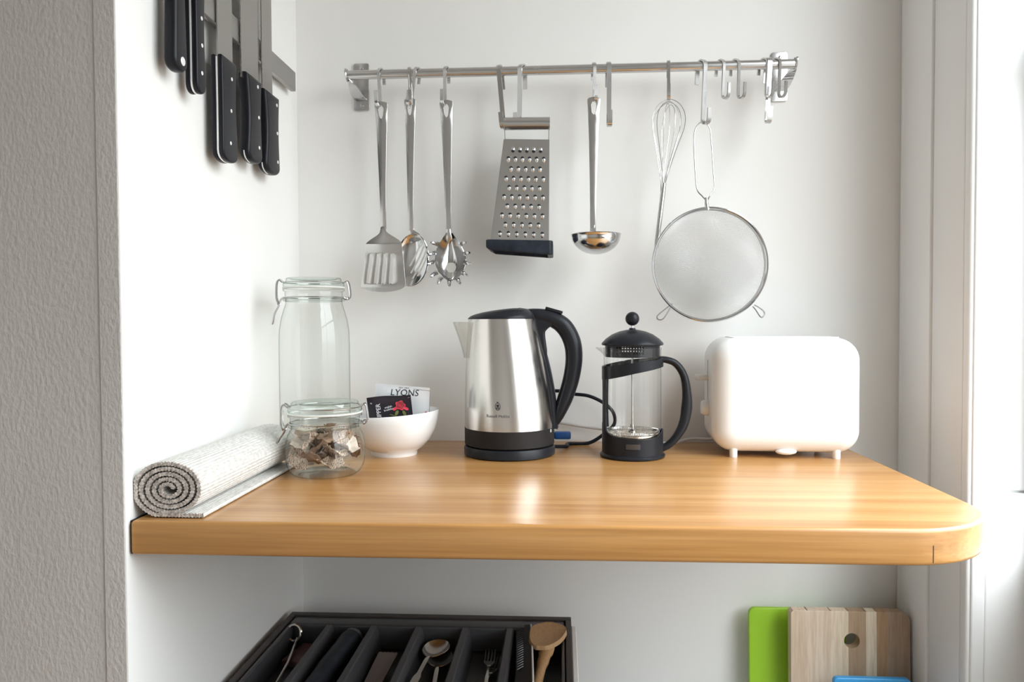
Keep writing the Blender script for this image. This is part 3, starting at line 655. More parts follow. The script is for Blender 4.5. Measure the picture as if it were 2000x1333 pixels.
# ================================================================== kettle
KX, KY = .4112, -.1410
def kettle():
    z0 = ZT
    base = thing('kettle_stand', 'flat round black power base under the steel kettle', 'kettle stand', (KX, KY, z0))
    build('base_plate', lathe([(.074, 0), (.0772, .002), (.0775, .013), (.0755, .0165), (.070, .0175), (.0001, .0175)], (KX, KY, z0), 72), 'black_plastic', base)
    root = thing('kettle', 'brushed steel electric kettle with black handle and lid', 'kettle', (KX, KY, z0+.0178))
    zb, zs, zt = .0178, .0475, .2300
    build('lower_band', lathe([(.073, zb), (.0762, zb+.002), (.0764, zs), (.07, zs)], (KX, KY, z0), 72), 'black_matt', root)
    def R_(z): k = (z-zs)/(zt-zs); return .0760-.0035*k-.0145*k**1.6
    def OX(z): k = (z-zs)/(zt-zs); return -.0115*k**1.3
    zz = [zs+(zt-zs)*i/24 for i in range(25)]
    build('body', lathe([(R_(z), z) for z in zz], (KX, KY, z0), 96, off=lambda i, z: (OX(z), 0)), 'kettle_steel', root, smooth=60)
    rt, ox = R_(zt), OX(zt)
    pr = [(rt, zt), (rt+.0006, zt+.0012), (rt*.985, zt+.004), (rt*.92, zt+.0085), (rt*.78, zt+.0125), (rt*.58, zt+.0150), (rt*.34, zt+.0162), (.0001, zt+.0166)]
    g = lathe(pr, (KX+ox, KY, z0), 72)
    for p in g[0]: p.z += (p.z-z0-zt)*(p.x-KX-ox)/rt*.42
    lid = build('lid', g, 'black_plastic', root, smooth=60)
    def lz(rad):
        for (r0, a), (r1, b) in zip(pr[::-1], pr[-2::-1]):
            if rad <= r1: return a+(b-a)*(rad-r0)/(r1-r0)
        return zt
    dx = .030; sm = []
    for k in range(33):
        y = -.046+.092*k/32; h = lz(math.hypot(dx, y)); sm.append((KX+ox+dx, KY+y, z0+h+(h-zt)*dx/rt*.42))
    build('lid_seam', tube(sm, .0006, 6), 'hole_dark', lid)
    # spine and loop handle
    def kp(px, py): return at(px, py, KY)
    sp = [kp(1036, 622), kp(1052, 668), kp(1066, 720), kp(1076, 775), kp(1081, 836)]
    build('spine', tube(cr(sp, 8), .0085, 16, flat=.015, B=(0, 1, 0)), 'black_plastic', root)
    hp = [kp(1008, 614), kp(1040, 615), kp(1072, 621), kp(1100, 637), kp(1117, 667), kp(1121, 702), kp(1115, 742), kp(1103, 780), kp(1090, 812), kp(1080, 834)]
    rr = [.006, .0105, .0135, .0150, .0150, .0145, .0140, .0130, .010, .005]; pth = cr(hp, 8); n = len(pth)
    rad = [rr[min(int(i/8), 8)]+(rr[min(int(i/8)+1, 9)]-rr[min(int(i/8), 8)])*((i % 8)/8) for i in range(n)]
    hd = build('handle', tube(pth, rad, 24, flat=[min(.0155, q*1.35) for q in rad], B=(0, 1, 0)), 'black_plastic', root, smooth=60)
    web = flat([smooth2(pxl([(1022, 612), (1062, 612), (1078, 628), (1066, 640), (1060, 652), (1064, 690), (1052, 668), (1040, 640), (1026, 625)], KY), 4)], .009, .004, 3)
    build('handle_web', upright(web, KY), 'black_plastic', root, smooth=60)
    q0, q1 = kp(1066, 601), kp(1098, 611); m = (q0+q1)/2
    build('lid_button', xf(box(-.0150, .0150, -.009, .009, -.0022, .0030, .0012), Matrix.Translation(m+Vector((0, 0, -.001))) @ Matrix.Rotation(R(16), 4, 'Y')), 'black_plastic', hd)
    # translucent spout on the far left side
    def fn(u, v):
        a = (u-.5)*2; z = .165+.060*v; out = .004+.022*v**1.2*(1-a*a); 
        th = PI+a*R(26+6*v); rr_ = R_(z)+out
        return (KX+OX(z)+rr_*math.cos(th), KY+rr_*math.sin(th), z0+z)
    build('spout', grid(16, 10, fn, None, .0012), 'spout_plastic', root, smooth=60)
    # emblem and name, wrapped on the steel
    def wrap(g, px, py, lift=.00025):
        p = at(px, py, KY-.074); zc = p.z; z = zc-z0; phi0 = math.asin(max(-1, min(1, (p.x-KX-OX(z))/R_(z))))
        v = []
        for q in g[0]:
            zz_ = z+q[1]; r = R_(zz_)+lift+q[2]; ph = phi0+q[0]/R_(zz_); v.append(Vector((KX+OX(zz_)+r*math.sin(ph), KY-r*math.cos(ph), z0+zz_)))
        return v, g[1]
    build('name_print', wrap(text('Russell Hobbs', .0068, .00005), 972, 814), 'ink_black', root, smooth=0)
    el = lambda a, b: [(a*math.cos(2*PI*k/24), b*math.sin(2*PI*k/24)) for k in range(24)]
    e1 = flat([el(.0046, .0062), el(.0037, .0052)], .00005); e2 = flat([[(x*.5, y*.35+.0012) for x, y in el(.0046, .0062)]], .00005)
    e3 = flat([[(-.0028, -.0012), (.0028, -.0012), (.0022, -.0040), (-.0022, -.0040)], [(-.0012, -.002), (.0012, -.002), (.001, -.003), (-.001, -.003)]], .00005)
    e4 = flat([[(-.0016, .0064), (.0016, .0064), (.0008, .0082), (0, .0072), (-.0008, .0082)]], .00005)
    build('crest_print', wrap(join(e1, e2, e3, e4), 972, 795), 'ink_black', root, smooth=0)
    p = at(1078, 837, KY); c = Vector((p.x-.0005, KY-.016, p.z)); 
    build('level_mark', xf(flat([el(.0022, .0028), el(.0012, .0018)], .0002), Matrix.Translation((KX+.0764*math.cos(R(-22)), KY+.0764*math.sin(R(-22)), p.z)) @ Matrix.Rotation(R(68), 4, 'Z') @ Matrix.Rotation(R(90), 4, 'X')), 'ink_white', root, smooth=0)
    return base
STAND = kettle()
def cords():
    z = ZT+.0034; r = .0032
    # black flex: leaves the base, runs along the worktop behind the press, loops up and back behind the kettle
    P = [Vector((KX+.074, KY+.028, ZT+.008)), Vector((KX+.098, KY+.060, z)), at(1110, 861, -.055), at(1150, 860, -.045), at(1180, 848, -.05), at(1200, 828, -.052), at(1197, 805, -.05), at(1178, 787, -.048), at(1150, 774, -.045), at(1120, 770, -.040), at(1085, 764, -.030), at(1060, 775, -.022), at(1040, 820, -.016), at(1030, 846, -.014)]
    P[2].z = z; P[3].z = z; P[4].z = max(P[4].z, z)
    build('flex', tube(cr(P, 8), r, 10), 'cord_black', STAND, label='black flex looping behind the coffee press')
    p = at(1098, 851, -.075); 
    build('flex_tag', box(p.x-.0145, p.x+.0155, -.083, -.066, p.z-.0062, p.z+.0068, .003, 3), 'blue_plastic', STAND, label='bright blue plastic tag on the flex')
    W = [at(1432, 850, -.060), at(1390, 858, -.040), at(1350, 858, -.030), at(1310, 866, -.045), at(1270, 862, -.05), at(1225, 845, -.032), at(1175, 838, -.022), at(1135, 833, -.018), at(1095, 826, -.014), at(1060, 822, -.012), at(1035, 838, -.010)]
    for q in W: q.z = max(q.z, ZT+.0030)
    build('flex', tube(cr(W, 8), .0030, 10), 'cord_white', TOASTER, label='white flex trailing behind the coffee press')

# ================================================================== cafetiere
PX, PY = .6179, -.1570
def press():
    z0 = ZT; root = thing('coffee_press', 'glass plunger coffee press in a black plastic frame', 'coffee press', (PX, PY, z0))
    C = (PX, PY, z0)
    build('foot', lathe([(.050, 0), (.0535, .001), (.0540, .004), (.0520, .0062), (.0490, .008), (.0001, .008)], C, 64), 'black_plastic', root)
    def top(th):           # th in degrees, -90 faces the camera
        d = (th-180+180) % 360-180             # distance from the left side
        k = math.exp(-(d/26.0)**2); e = (th-0+180) % 360-180; k2 = math.exp(-(e/34.0)**2)
        w = (th+75+180) % 360-180
        return .0385+.018*k+.008*k2-.004*math.exp(-(w/40.0)**2)
    def shell(u, v):
        th = 360*u; a = R(th); z = .007+(top(th)-.007)*v; return (PX+.0505*math.cos(a), PY+.0505*math.sin(a), z0+z)
    build('holder', grid(96, 8, shell, None, .0022), 'black_plastic', root, smooth=60)
    zl, zr = .1395, .1575
    def ringf(u, v):
        a = 2*PI*u; x = math.cos(a); zc = (zl+zr)/2+(zr-zl)/2*x+.0016*(1-abs(x)); h = .0088-.002*x
        return (PX+.0507*math.cos(a), PY+.0507*math.sin(a), z0+zc+(v-.5)*2*h)
    build('collar', grid(96, 4, ringf, None, .0024), 'black_plastic', root, smooth=60)
    for mid in (196, 150):
        def strut(u, v):
            a = R(mid+(u-.5)*(20-4*math.sin(PI*v))); return (PX+.0506*math.cos(a), PY+.0506*math.sin(a), z0+.045+.092*v)
        build('strut', grid(8, 12, strut, None, .0022), 'black_plastic', root, smooth=60)
    kp = lambda a, b: at(a, b, PY)
    hp = [kp(1284, 703), kp(1300, 703), kp(1320, 711), kp(1335, 733), kp(1341, 765), kp(1341, 797), kp(1335, 828), kp(1322, 852), kp(1306, 869), kp(1290, 877)]
    rr = [.0052, .0056, .0060, .0064, .0074, .0092, .0082, .0068, .0064, .0060]; pth = cr(hp, 8)
    rad = [rr[min(i//8, 8)]+(rr[min(i//8+1, 9)]-rr[min(i//8, 8)])*((i % 8)/8) for i in range(len(pth))]
    build('handle', tube(pth, rad, 18, flat=.0085, B=(0, 1, 0)), 'black_plastic', root, smooth=60)
    g = [(.0001, .0095), (.040, .0092), (.0455, .011), (.0472, .016), (.0473, .10), (.0473, .178), (.0480, .1815)]
    gl = build('beaker', open_lathe(g, C, 72), 'press_glass', root, smooth=60)
    def sp(u, v):
        a = (u-.5)*2; th = PI+a*R(24); rr_ = .0474+(.0135*(1-a*a)**1.0)*v**1.4; return (PX+rr_*math.cos(th), PY+rr_*math.sin(th), z0+.168+.013*v)
    build('pouring_lip', grid(16, 6, sp, None, .0012), 'press_glass', gl, smooth=60)
    zl_ = at(1236, 673, PY-.03).z-z0
    lid = build('lid', lathe([(.046, zl_-.003), (.0505, zl_-.002), (.0512, zl_), (.0500, zl_+.0022), (.0440, zl_+.0085), (.034, zl_+.0155), (.022, zl_+.0205), (.010, zl_+.0232), (.0055, zl_+.0238), (.0050, zl_+.0262), (.0001, zl_+.0264)], C, 64), 'black_plastic', root, smooth=50)
    def latt(u, v): a = 2*PI*u; return (PX+.0452*math.cos(a), PY+.0452*math.sin(a), z0+zl_-.0215+.0195*v)
    def lm(u, v):
        th = (360*u) % 360
        d = min(abs((th-258+180) % 360-180), abs((th-78+180) % 360-180))
        if d > 30 or not .18 < v < .90: return True
        return not (((th*1.0) % 6.0) > 2.4 and ((v-.18) % .24) > .085)
    build('strainer', grid(300, 34, latt, lm, .001), 'black_plastic', lid, smooth=50)
    build('knob', ball((PX, PY, at(1235, 623, PY).z), .0116), 'black_plastic', lid, smooth=60)
    zp = at(1235, 845, PY).z
    pl = build('plunger', tube([(PX, PY, zp+.002), (PX, PY, at(1235, 632, PY).z)], .0018, 12), 'steel', root)
    build('hub', lathe([(.0065, 0), (.0065, .003), (.0035, .006), (.0033, .014), (.0001, .0145)], (PX, PY, zp), 24), 'steel', pl)
    build('filter_disc', lathe([(.0440, -.006), (.0445, -.004), (.0440, -.001), (.040, .0005), (.012, .0012), (.0001, .0012)], (PX, PY, zp), 64), 'press_seal', pl)
    build('filter_spring', tube([(PX+(.0425+.0026*math.cos(k*2*PI/6))*math.cos(2*PI*k/600), PY+(.0425+.0026*math.cos(k*2*PI/6))*math.sin(2*PI*k/600), zp+.0015+.0036*math.sin(k*2*PI/6)) for k in range(600)], .0004, 4, True), 'steel', pl)
    def badge(u, v): a = R(-94+(u-.5)*26); return (PX+.0512*math.cos(a), PY+.0512*math.sin(a), z0+.019+.0085*v)
    build('badge', grid(8, 2, badge, None, -.0006), 'drawer_dark', root, smooth=60)
press()

# ================================================================== toaster
def toaster():
    M = Matrix.Translation((.8690, -.1125, ZT)) @ Matrix.Rotation(R(-3.2), 4, 'Z')
    L, D, z0, z1 = .1180, .0705, .0085, .1965
    root = thing('toaster', 'plain white two slot toaster with rounded corners', 'toaster', (.8690, -.1125, ZT))
    b = .0320
    o = rrect(-L+b, L-b, z0+b, z1-b, .005, 8)
    sl = [rrect(-.075, .082, -1, 1, .01)]
    g = flat([o], D-b, b, 8); g = ([Vector((p[0], -p[2], p[1])) for p in g[0]], g[1])
    body = build('body', xf(g, M), 'white_plastic', root, smooth=60)
    for s in (-1, 1):
        build('slot', xf(box(-.080, .085, s*.020-.013, s*.020+.013, z1-.010, z1+.0004, .003), M), 'hole_dark', body, smooth=0)  # solid dark block, its colour stands for the shade inside the opening
        build('slot_rim', xf(([Vector((p[0]+.0025, p[1]+s*.020, z1+p[2]+.0003)) for p in flat([rrect(-.086, .086, -.0165, .0165, .006), rrect(-.080, .080, -.012, .012, .004)], .0004, .0006)[0]], flat([rrect(-.086, .086, -.0165, .0165, .006), rrect(-.080, .080, -.012, .012, .004)], .0004, .0006)[1]), M), 'white_plastic', body)
    build('lever_slot', xf(box(-L-.0006, -L+.004, -.0045, -.0015, .062, .158), M), 'ink_grey', body, smooth=0)
    lv = build('lever', xf(box(-L-.0215, -L+.002, -.0120, .0120, .1235, .1325, .003, 3), M), 'offwhite_plastic', root, smooth=50)
    kn = lathe([(.0128, 0), (.0132, .004), (.0124, .011), (.0105, .0135), (.0001, .0138)], seg=32)
    build('dial', xf(kn, M @ Matrix.Translation((-L+.001, -.012, .0770)) @ Matrix.Rotation(R(-90), 4, 'Y')), 'white_plastic', root)
    for x in (-.083, .080):
        for y in (-.052, .052):
            build('foot', xf(lathe([(.0060, 0), (.0063, .001), (.0066, .012), (.0066, .03)], (x, y, 0), 20), M), 'white_plastic', root)
    build('crumb_tray_tab', xf(ball((0, -.056, .0110), .017, 20, 12, 1, .5, .32), M), 'white_plastic', root)
    return root
TOASTER = toaster()
cords()

# ================================================================== bowl and sachets
BX, BY = .2140, -.1500
def bowl():
    pr = [(.0001, .0045), (.030, .0045), (.0345, .0025), (.0365, 0), (.0388, 0), (.0396, .003), (.0402, .0085), (.0520, .0170), (.0630, .0300), (.0710, .0470), (.0750, .0640), (.0765, .0785), (.0758, .0800), (.0745, .0788), (.0728, .0640), (.0688, .0480), (.0608, .0325), (.049, .0200), (.036, .0130), (.0001, .0110)]
    g = open_lathe([(a, b*.905) for a, b in pr], (BX, BY, ZT), 72)
    for p in g[0]: p.z += max(0, (p.z-ZT-.012))/.060*(p.x-BX)*.06
    tag(build('bowl', g, 'ceramic', smooth=50), 'small white porcelain bowl holding sachets', 'bowl')
bowl()
def sachet(name, label, c, wd, ht, rz, lean, roll, mat, bulge=.004, group=None, wav=.0):
    root = thing(name, label, 'sachet', c, group)
    M = Matrix.Translation(c) @ Matrix.Rotation(R(rz), 4, 'Z') @ Matrix.Rotation(R(lean), 4, 'X') @ Matrix.Rotation(R(roll), 4, 'Y')
    def prof(x, z):
        u, v = x/wd+.5, z/ht; e = .10
        k = max(0, min(1, (min(u, 1-u)-.04)/.2))*max(0, min(1, (min(v, 1-v)-.07)/.2)); return bulge*(k*(2-k))
    def wv(x, z): return wav*math.sin(x/wd*7+z*30)
    fr = grid(22, 20, lambda u, v: ((u-.5)*wd, -.0003-prof((u-.5)*wd, v*ht)+wv((u-.5)*wd, v*ht), v*ht+(.0035*math.sin(u*6.5)*wav*300*.5 if v > .9 else 0)))
    bk = grid(22, 20, lambda u, v: ((u-.5)*wd, .0003+prof((u-.5)*wd, v*ht)+wv((u-.5)*wd, v*ht), v*ht+(.0035*math.sin(u*6.5)*wav*300*.5 if v > .9 else 0)))
    build('packet', xf(join(fr, bk), M), mat, root, smooth=50)
    def put(nm, g, x, z, m, rot=0, lift=.0004):
        Q = Matrix.Rotation(R(rot), 4, 'Z'); v = []
        for p in g[0]:
            q = Q @ Vector((p[0], p[1], 0)); X, Z_ = x+q.x, z+q.y; v.append(M @ Vector((X, -.0003-prof(X, Z_)+wv(X, Z_)-lift-p[2], Z_)))
        return build(nm, (v, g[1]), m, root, smooth=0)
    return root, put
def sachets():
    zb = ZT+.036
    r, put = sachet('coffee_sachet', 'white coffee sachet with black capital lettering, tallest in the bowl', (.2240, -.142, zb), .094, .0835, -2, 10, 5, 'sachet_white', .003)
    put('brand_print', text('LYONS', .0150, .0001, .12, 1.05), .004, .0715, 'ink_black', 3)
    put('line_print', text('EST 1904', .0045, .0001), .003, .0798, 'ink_grey', 3)
    put('edge_print', flat([[(-.014, -.0004), (.014, -.0004), (.014, .0004), (-.014, .0004)]], .0001), .034, .079, 'ink_grey', -2)
    put('foot_band', flat([[(-.02, -.003), (.02, -.003), (.02, .003), (-.02, .003)]], .0001), .024, .0385, 'rose_red')
    sachet('coffee_sachet', 'pale grey sachet tucked behind the white coffee sachet', (.2360, -.130, zb+.006), .074, .070, -8, 10, 4, 'sachet_grey', .003)
    sachet('coffee_sachet', 'second silvery sachet at the back right of the bowl', (.2400, -.121, zb+.008), .066, .064, -12, 9, 3, 'sachet_white', .003)
    r, put = sachet('tea_sachet', 'black tea sachet printed with a pink rose', (.2145, -.1700, zb+.0215), .0735, .0465, 5, 14, -4, 'sachet_black', .003, None, .0016)
    put('brand_print', text('CLIPPER', .0105, .0001, 0, .95), -.0185, .0180, 'ink_white', 90)
    put('name_print', text('english\nbreakfast', .0046, .0001), -.0020, .0260, 'ink_white', 8)
    put('corner_print', text('by', .0035, .0001), -.0300, .0370, 'ink_white', 4)
    put('corner_print', text('/', .0040, .0001), .0330, .0420, 'ink_white', -60)
    # layered rose petals and leaves
    for k, (rr, dx, dz) in enumerate(((.0082, 0, 0), (.0058, .0006, .0008), (.0034, .0002, .0012))):
        pts = [(rr*(1+.12*math.cos(5*a+k))*math.cos(a)+dx, rr*(1+.12*math.cos(5*a+k))*math.sin(a)+dz) for a in [2*PI*i/40 for i in range(40)]]
        pts2 = [(x*.86, z*.86) for x, z in pts]
        put('rose_petal', flat([pts, pts2] if k else [pts], .0001), .0180, .0295, 'maroon' if k else 'rose_red', 0, .0004+.0003*k)
    for a, m in ((-150, 'rose_red'), (-35, 'rose_red'), (-120, 'leaf_green'), (-70, 'leaf_green')):
        d = .0105 if m == 'rose_red' else .0150
        put('leaf', flat([[(math.cos(t)*.0050, math.sin(t)*.0026) for t in [2*PI*i/16 for i in range(16)]]], .0001), .018+d*math.cos(R(a)), .0295+d*math.sin(R(a)), m, a)
    put('stem', flat([[(-.0055, .0022), (.0045, -.0022), (.0055, -.0014), (-.0045, .0030)]], .0001), .0040, .0125, 'leaf_green', 0)
sachets()

# ================================================================== preserving jars
def jar(name, label, X, Y, prof, zneck, rneck, zlid, rlid, latch_side=180, swing=0.0):
    root = thing(name, label, 'jar', (X, Y, ZT)); C = (X, Y, ZT)
    build('glass_body', open_lathe(prof, C, 72), 'jar_glass', root, smooth=60)
    build('neck_ring', lathe([(rneck-.001, zneck), (rneck+.0028, zneck+.001), (rneck+.0034, zneck+.003), (rneck+.0028, zneck+.005), (rneck-.001, zneck+.006)], C, 64, True), 'jar_glass', root)
    build('seal', lathe([(rlid-.006, zlid-.0022), (rlid+.0015, zlid-.0022), (rlid+.0025, zlid-.001), (rlid+.0015, zlid+.0002), (rlid-.006, zlid+.0002)], C, 64, True), 'seal_rubber', root)
    lid = build('lid', open_lathe([(rlid-.006, zlid), (rlid+.0010, zlid+.0004), (rlid+.0016, zlid+.003), (rlid+.0005, zlid+.0065), (rlid-.0030, zlid+.0085), (rlid-.0035, zlid+.0135), (rlid-.0050, zlid+.0150), (rlid-.0085, zlid+.0150), (rlid-.011, zlid+.0125), (.0001, zlid+.0115)], C, 64), 'lid_glass', root, smooth=60)
    zn = ZT+zneck+.007
    ring = [(X+(rneck+.0022)*math.cos(2*PI*k/64), Y+(rneck+.0022)*math.sin(2*PI*k/64), zn) for k in range(64)]
    build('neck_wire', tube(ring, .0009, 6, True), 'wire', root)
    zl = ZT+zlid+.0075
    ring = [(X+(rlid+.0015)*math.cos(2*PI*k/64), Y+(rlid+.0015)*math.sin(2*PI*k/64), zl) for k in range(64)]
    build('lid_wire', tube(ring, .0009, 6, True), 'wire', root)
    # hinge loop (right) and lever latch (left)
    def frame(deg):
        a = R(deg); o = Vector((math.cos(a), math.sin(a), 0)); return o, Vector((-o.y, o.x, 0))
    o, s = frame(latch_side-180); Bp = Vector((X, Y, 0))
    P = []
    for q in ((rneck+.001, -.009, zn), (rneck+.008, -.009, zn-.002), (rneck+.0125, -.0085, zn+.003), (rneck+.0110, -.008, zl-.004), (rlid+.006, -.0075, zl+.003), (rlid+.001, -.007, zl), (rlid+.001, .007, zl), (rlid+.006, .0075, zl+.003), (rneck+.0110, .008, zl-.004), (rneck+.0125, .0085, zn+.003), (rneck+.008, .009, zn-.002), (rneck+.001, .009, zn)):
        P.append(Bp+o*q[0]+s*q[1]+Vector((0, 0, q[2])))
    build('hinge_wire', tube(cr(P, 4), .0011, 6), 'wire', root)
    for sg in (-1, 1): build('hinge_coil', tube([Bp+o*(rneck+.0075+.0022*math.cos(k*PI/4))+s*(sg*(.0065+.00025*k))+Vector((0, 0, zn-.001+.0022*math.sin(k*PI/4))) for k in range(25)], .0008, 5), 'wire', root)
    o, s = frame(latch_side)
    P = [(rlid+.001, -.008, zl), (rlid+.007, -.0085, zl+.004), (rneck+.0125, -.0085, zl-.003), (rneck+.013, -.008, zn+.001), (rneck+.0105, -.0075, zn-.009), (rneck+.0105, .0075, zn-.009), (rneck+.013, .008, zn+.001), (rneck+.0125, .0085, zl-.003), (rlid+.007, .0085, zl+.004), (rlid+.001, .008, zl)]
    lt = build('latch_wire', tube(cr([Bp+o*a+s*b+Vector((0, 0, c)) for a, b, c in P], 4), .0012, 6), 'wire', root)
    P = [(rneck+.002, -.006, zn), (rneck+.0065, -.0062, zn-.004), (rneck+.010, -.0055, zn-.014), (rneck+.016+swing*.5, -.0045, zn-.026), (rneck+.019+swing, -.003, zn-.040), (rneck+.020+swing, 0, zn-.043), (rneck+.019+swing, .003, zn-.040), (rneck+.016+swing*.5, .0045, zn-.026), (rneck+.010, .0055, zn-.014), (rneck+.0065, .0062, zn-.004), (rneck+.002, .006, zn)]
    build('latch_lever', tube(cr([Bp+o*a+s*b+Vector((0, 0, c)) for a, b, c in P], 4), .0013, 6), 'wire', root)
    build('latch_coil', tube([Bp+o*(rneck+.0095+.0022*math.cos(k*PI/4))+s*(-.006+.0004*k)+Vector((0, 0, zn-.010+.0022*math.sin(k*PI/4))) for k in range(31)], .0008, 5), 'wire', lt)
def tall():
    r = .0570; H = .262
    pr = [(.0001, .006), (.038, .005), (.046, .0015), (.050, .0015), (.0545, .005), (r, .013), (r, .05), (r, .12), (r, .192), (r-.0008, .213), (r-.0035, .230), (r-.0080, .246), (r-.0105, .254), (r-.0115, .258), (r-.0105, .263), (r-.0108, .276), (r-.0075, .278), (r-.0075, .281), (r-.014, .282)]
    jar('preserving_jar', 'tall empty glass clip top jar in the corner behind the smaller jar', .0935, -.2000, pr, .260, r-.0108, .2840, r-.0090, 205)
tall()
def small():
    r = .0588
    pr = [(.0001, .006), (.036, .005), (.042, .001), (.0465, .001), (.0515, .005), (.0565, .014), (r, .027), (r, .038), (r-.0012, .050), (r-.0040, .060), (r-.0080, .067), (r-.0092, .071), (r-.0080, .076), (r-.0078, .086), (r-.0045, .0875), (r-.0045, .0895), (r-.012, .0905)]
    jar('preserving_jar', 'squat glass clip top jar half full of crumpled paper', .1470, -.3190, pr, .0705, r-.0085, .0935, r-.0060, 190, .004)
small()
# crumpled printed papers in the squat jar
def papers():
    random.seed(11)
    cx, cy, z0 = .1470, -.3190, ZT+.0095
    spec = []
    for k in range(26):
        a = 2*PI*k*.382+.3; rad = random.uniform(.026, .046) if k % 3 else random.uniform(.004, .018)
        spec.append((cx+rad*math.cos(a), cy+rad*math.sin(a), z0+.006+.0019*k, random.uniform(.032, .046)))
    for i, (x, y, z, s) in enumerate(spec):
        M = Matrix.Rotation(random.uniform(0, 6.28), 4, 'Z') @ Matrix.Rotation(random.uniform(-1.0, 1.0), 4, 'X') @ Matrix.Rotation(random.uniform(-.7, .7), 4, 'Y')
        sd = random.uniform(0, 50); fold = random.uniform(.3, .9)
        def fn(u, v):
            p = Vector(((u-.5)*s, (v-.5)*s*.8, 0)); p.z = abs(p.x+p.y*.4)*fold*.8+.006*noise.noise(Vector((u*3+sd, v*3, sd)))+.003*noise.noise(Vector((u*7, v*7+sd, sd)))
            q = M @ p; q = Vector((x, y, z))+q
            d = Vector((q.x-cx, q.y-cy, 0)); zz = q.z-ZT
            lim = .0535 if 0.014 < zz < .055 else .046
            if zz < .012: q.z = ZT+.012+random.uniform(0, .0006)
            if zz > .070: q.z = ZT+.070-(zz-.070)*.2
            if d.length > lim: d = d.normalized()*(lim-random.uniform(0, .0008)); q.x, q.y = cx+d.x, cy+d.y
            return q
        o = build('paper_wrapper', grid(8, 7, fn, None, .0004), ('tea_paper', 'tea_paper_plain', 'tea_paper', 'tea_paper_brown')[i % 4], smooth=15)
        tag(o, 'crumpled brown and cream paper wrapper inside the squat glass jar', 'paper', 'crumpled papers in the squat jar')
papers()

# ================================================================== rolled placemat
def placemat():
    y0, y1 = -.583, -.262; cx, cz = .0425, ZT+.0340
    turns = 4.75; pitch = .0066; pts = []
    # centre line of the cloth: spiral, flattened underneath, with a tail to the right
    N = 620
    for i in range(N):
        a = i/N; th = a*turns*2*PI; r = .0045+pitch*turns*a**1.0
        x = r*math.cos(th)*1.20; z = r*math.sin(th)*.92
        pts.append((x, z))
    e = pts[-1]
    out = []
    for x, z in pts:
        zz = z+cz
        if zz < ZT+.0040: zz = ZT+.0040+(zz-ZT-.0040)*.04
        out.append(Vector((x+cx, 0, zz)))
    last = out[-1]; out += [Vector((last.x+.012, 0, ZT+.0038)), Vector((last.x+.026, 0, ZT+.0035)), Vector((.0845, 0, ZT+.0036))]
    # resample evenly
    def resample(P, step):
        L = [0]
        for a, b in zip(P, P[1:]): L.append(L[-1]+(b-a).length)
        n = int(L[-1]/step); o = []; j = 0
        for k in range(n+1):
            t = L[-1]*k/n
            while j < len(L)-2 and L[j+1] < t: j += 1
            o.append(P[j]+(P[j+1]-P[j])*((t-L[j])/max(1e-9, L[j+1]-L[j])))
        return o
    # outer wrap: continues round the right side, under it and ends as a tail
    tail = [last]
    th0 = turns*2*PI
    P = resample(out, .00085); n = len(P); rib = .0040
    for p in P:
        p.x = max(p.x, .0036); 
    v, f = [], []; ny = 3; A = []; 
    for i, p in enumerate(P):
        T = (P[min(i+1, n-1)]-P[max(i-1, 0)]).normalized(); nn = Vector((-T.z, 0, T.x)); s = i*.00085
        h = .0026*(.52+.48*abs(math.sin(PI*s/rib)))
        A.append((p+nn*h, p-nn*h))
    ys = [y0, y0+.004, (y0+y1)/2, y1-.004, y1]
    for a, b in A:
        for y in ys: v.append(Vector((a.x, y+(0 if y not in (y0, y1) else random.uniform(-.0006, .0006)), a.z)))
        for y in ys: v.append(Vector((b.x, y, b.z)))
    m = len(ys); mi = []
    for i in range(n-1):
        for k in range(m-1):
            q = i*2*m+k; f.append((q, q+1, q+1+2*m, q+2*m)); mi.append(1 if k in (0, 3) else 0)
            q = i*2*m+m+k; f.append((q+1, q, q+2*m, q+1+2*m)); mi.append(1 if k in (0, 3) else 0)
        q = i*2*m; f.append((q, q+2*m, q+3*m, q+m)); mi.append(1)
        q = i*2*m+m-1; f.append((q+2*m, q, q+m, q+3*m)); mi.append(1)
    q = 0; f.append(tuple(range(0, m))+tuple(range(2*m-1, m-1, -1))); mi.append(0)
    b0 = (n-1)*2*m; f.append(tuple(range(b0, b0+m))+tuple(range(b0+2*m-1, b0+m-1, -1))); mi.append(0)
    root = thing('rolled_placemat', 'cream ribbed cloth placemat rolled up along the wall', 'placemat', (cx, (y0+y1)/2, ZT))
    build('roll', (v, f, mi), ['mat_cloth', 'mat_edge'], root, smooth=60)
placemat()

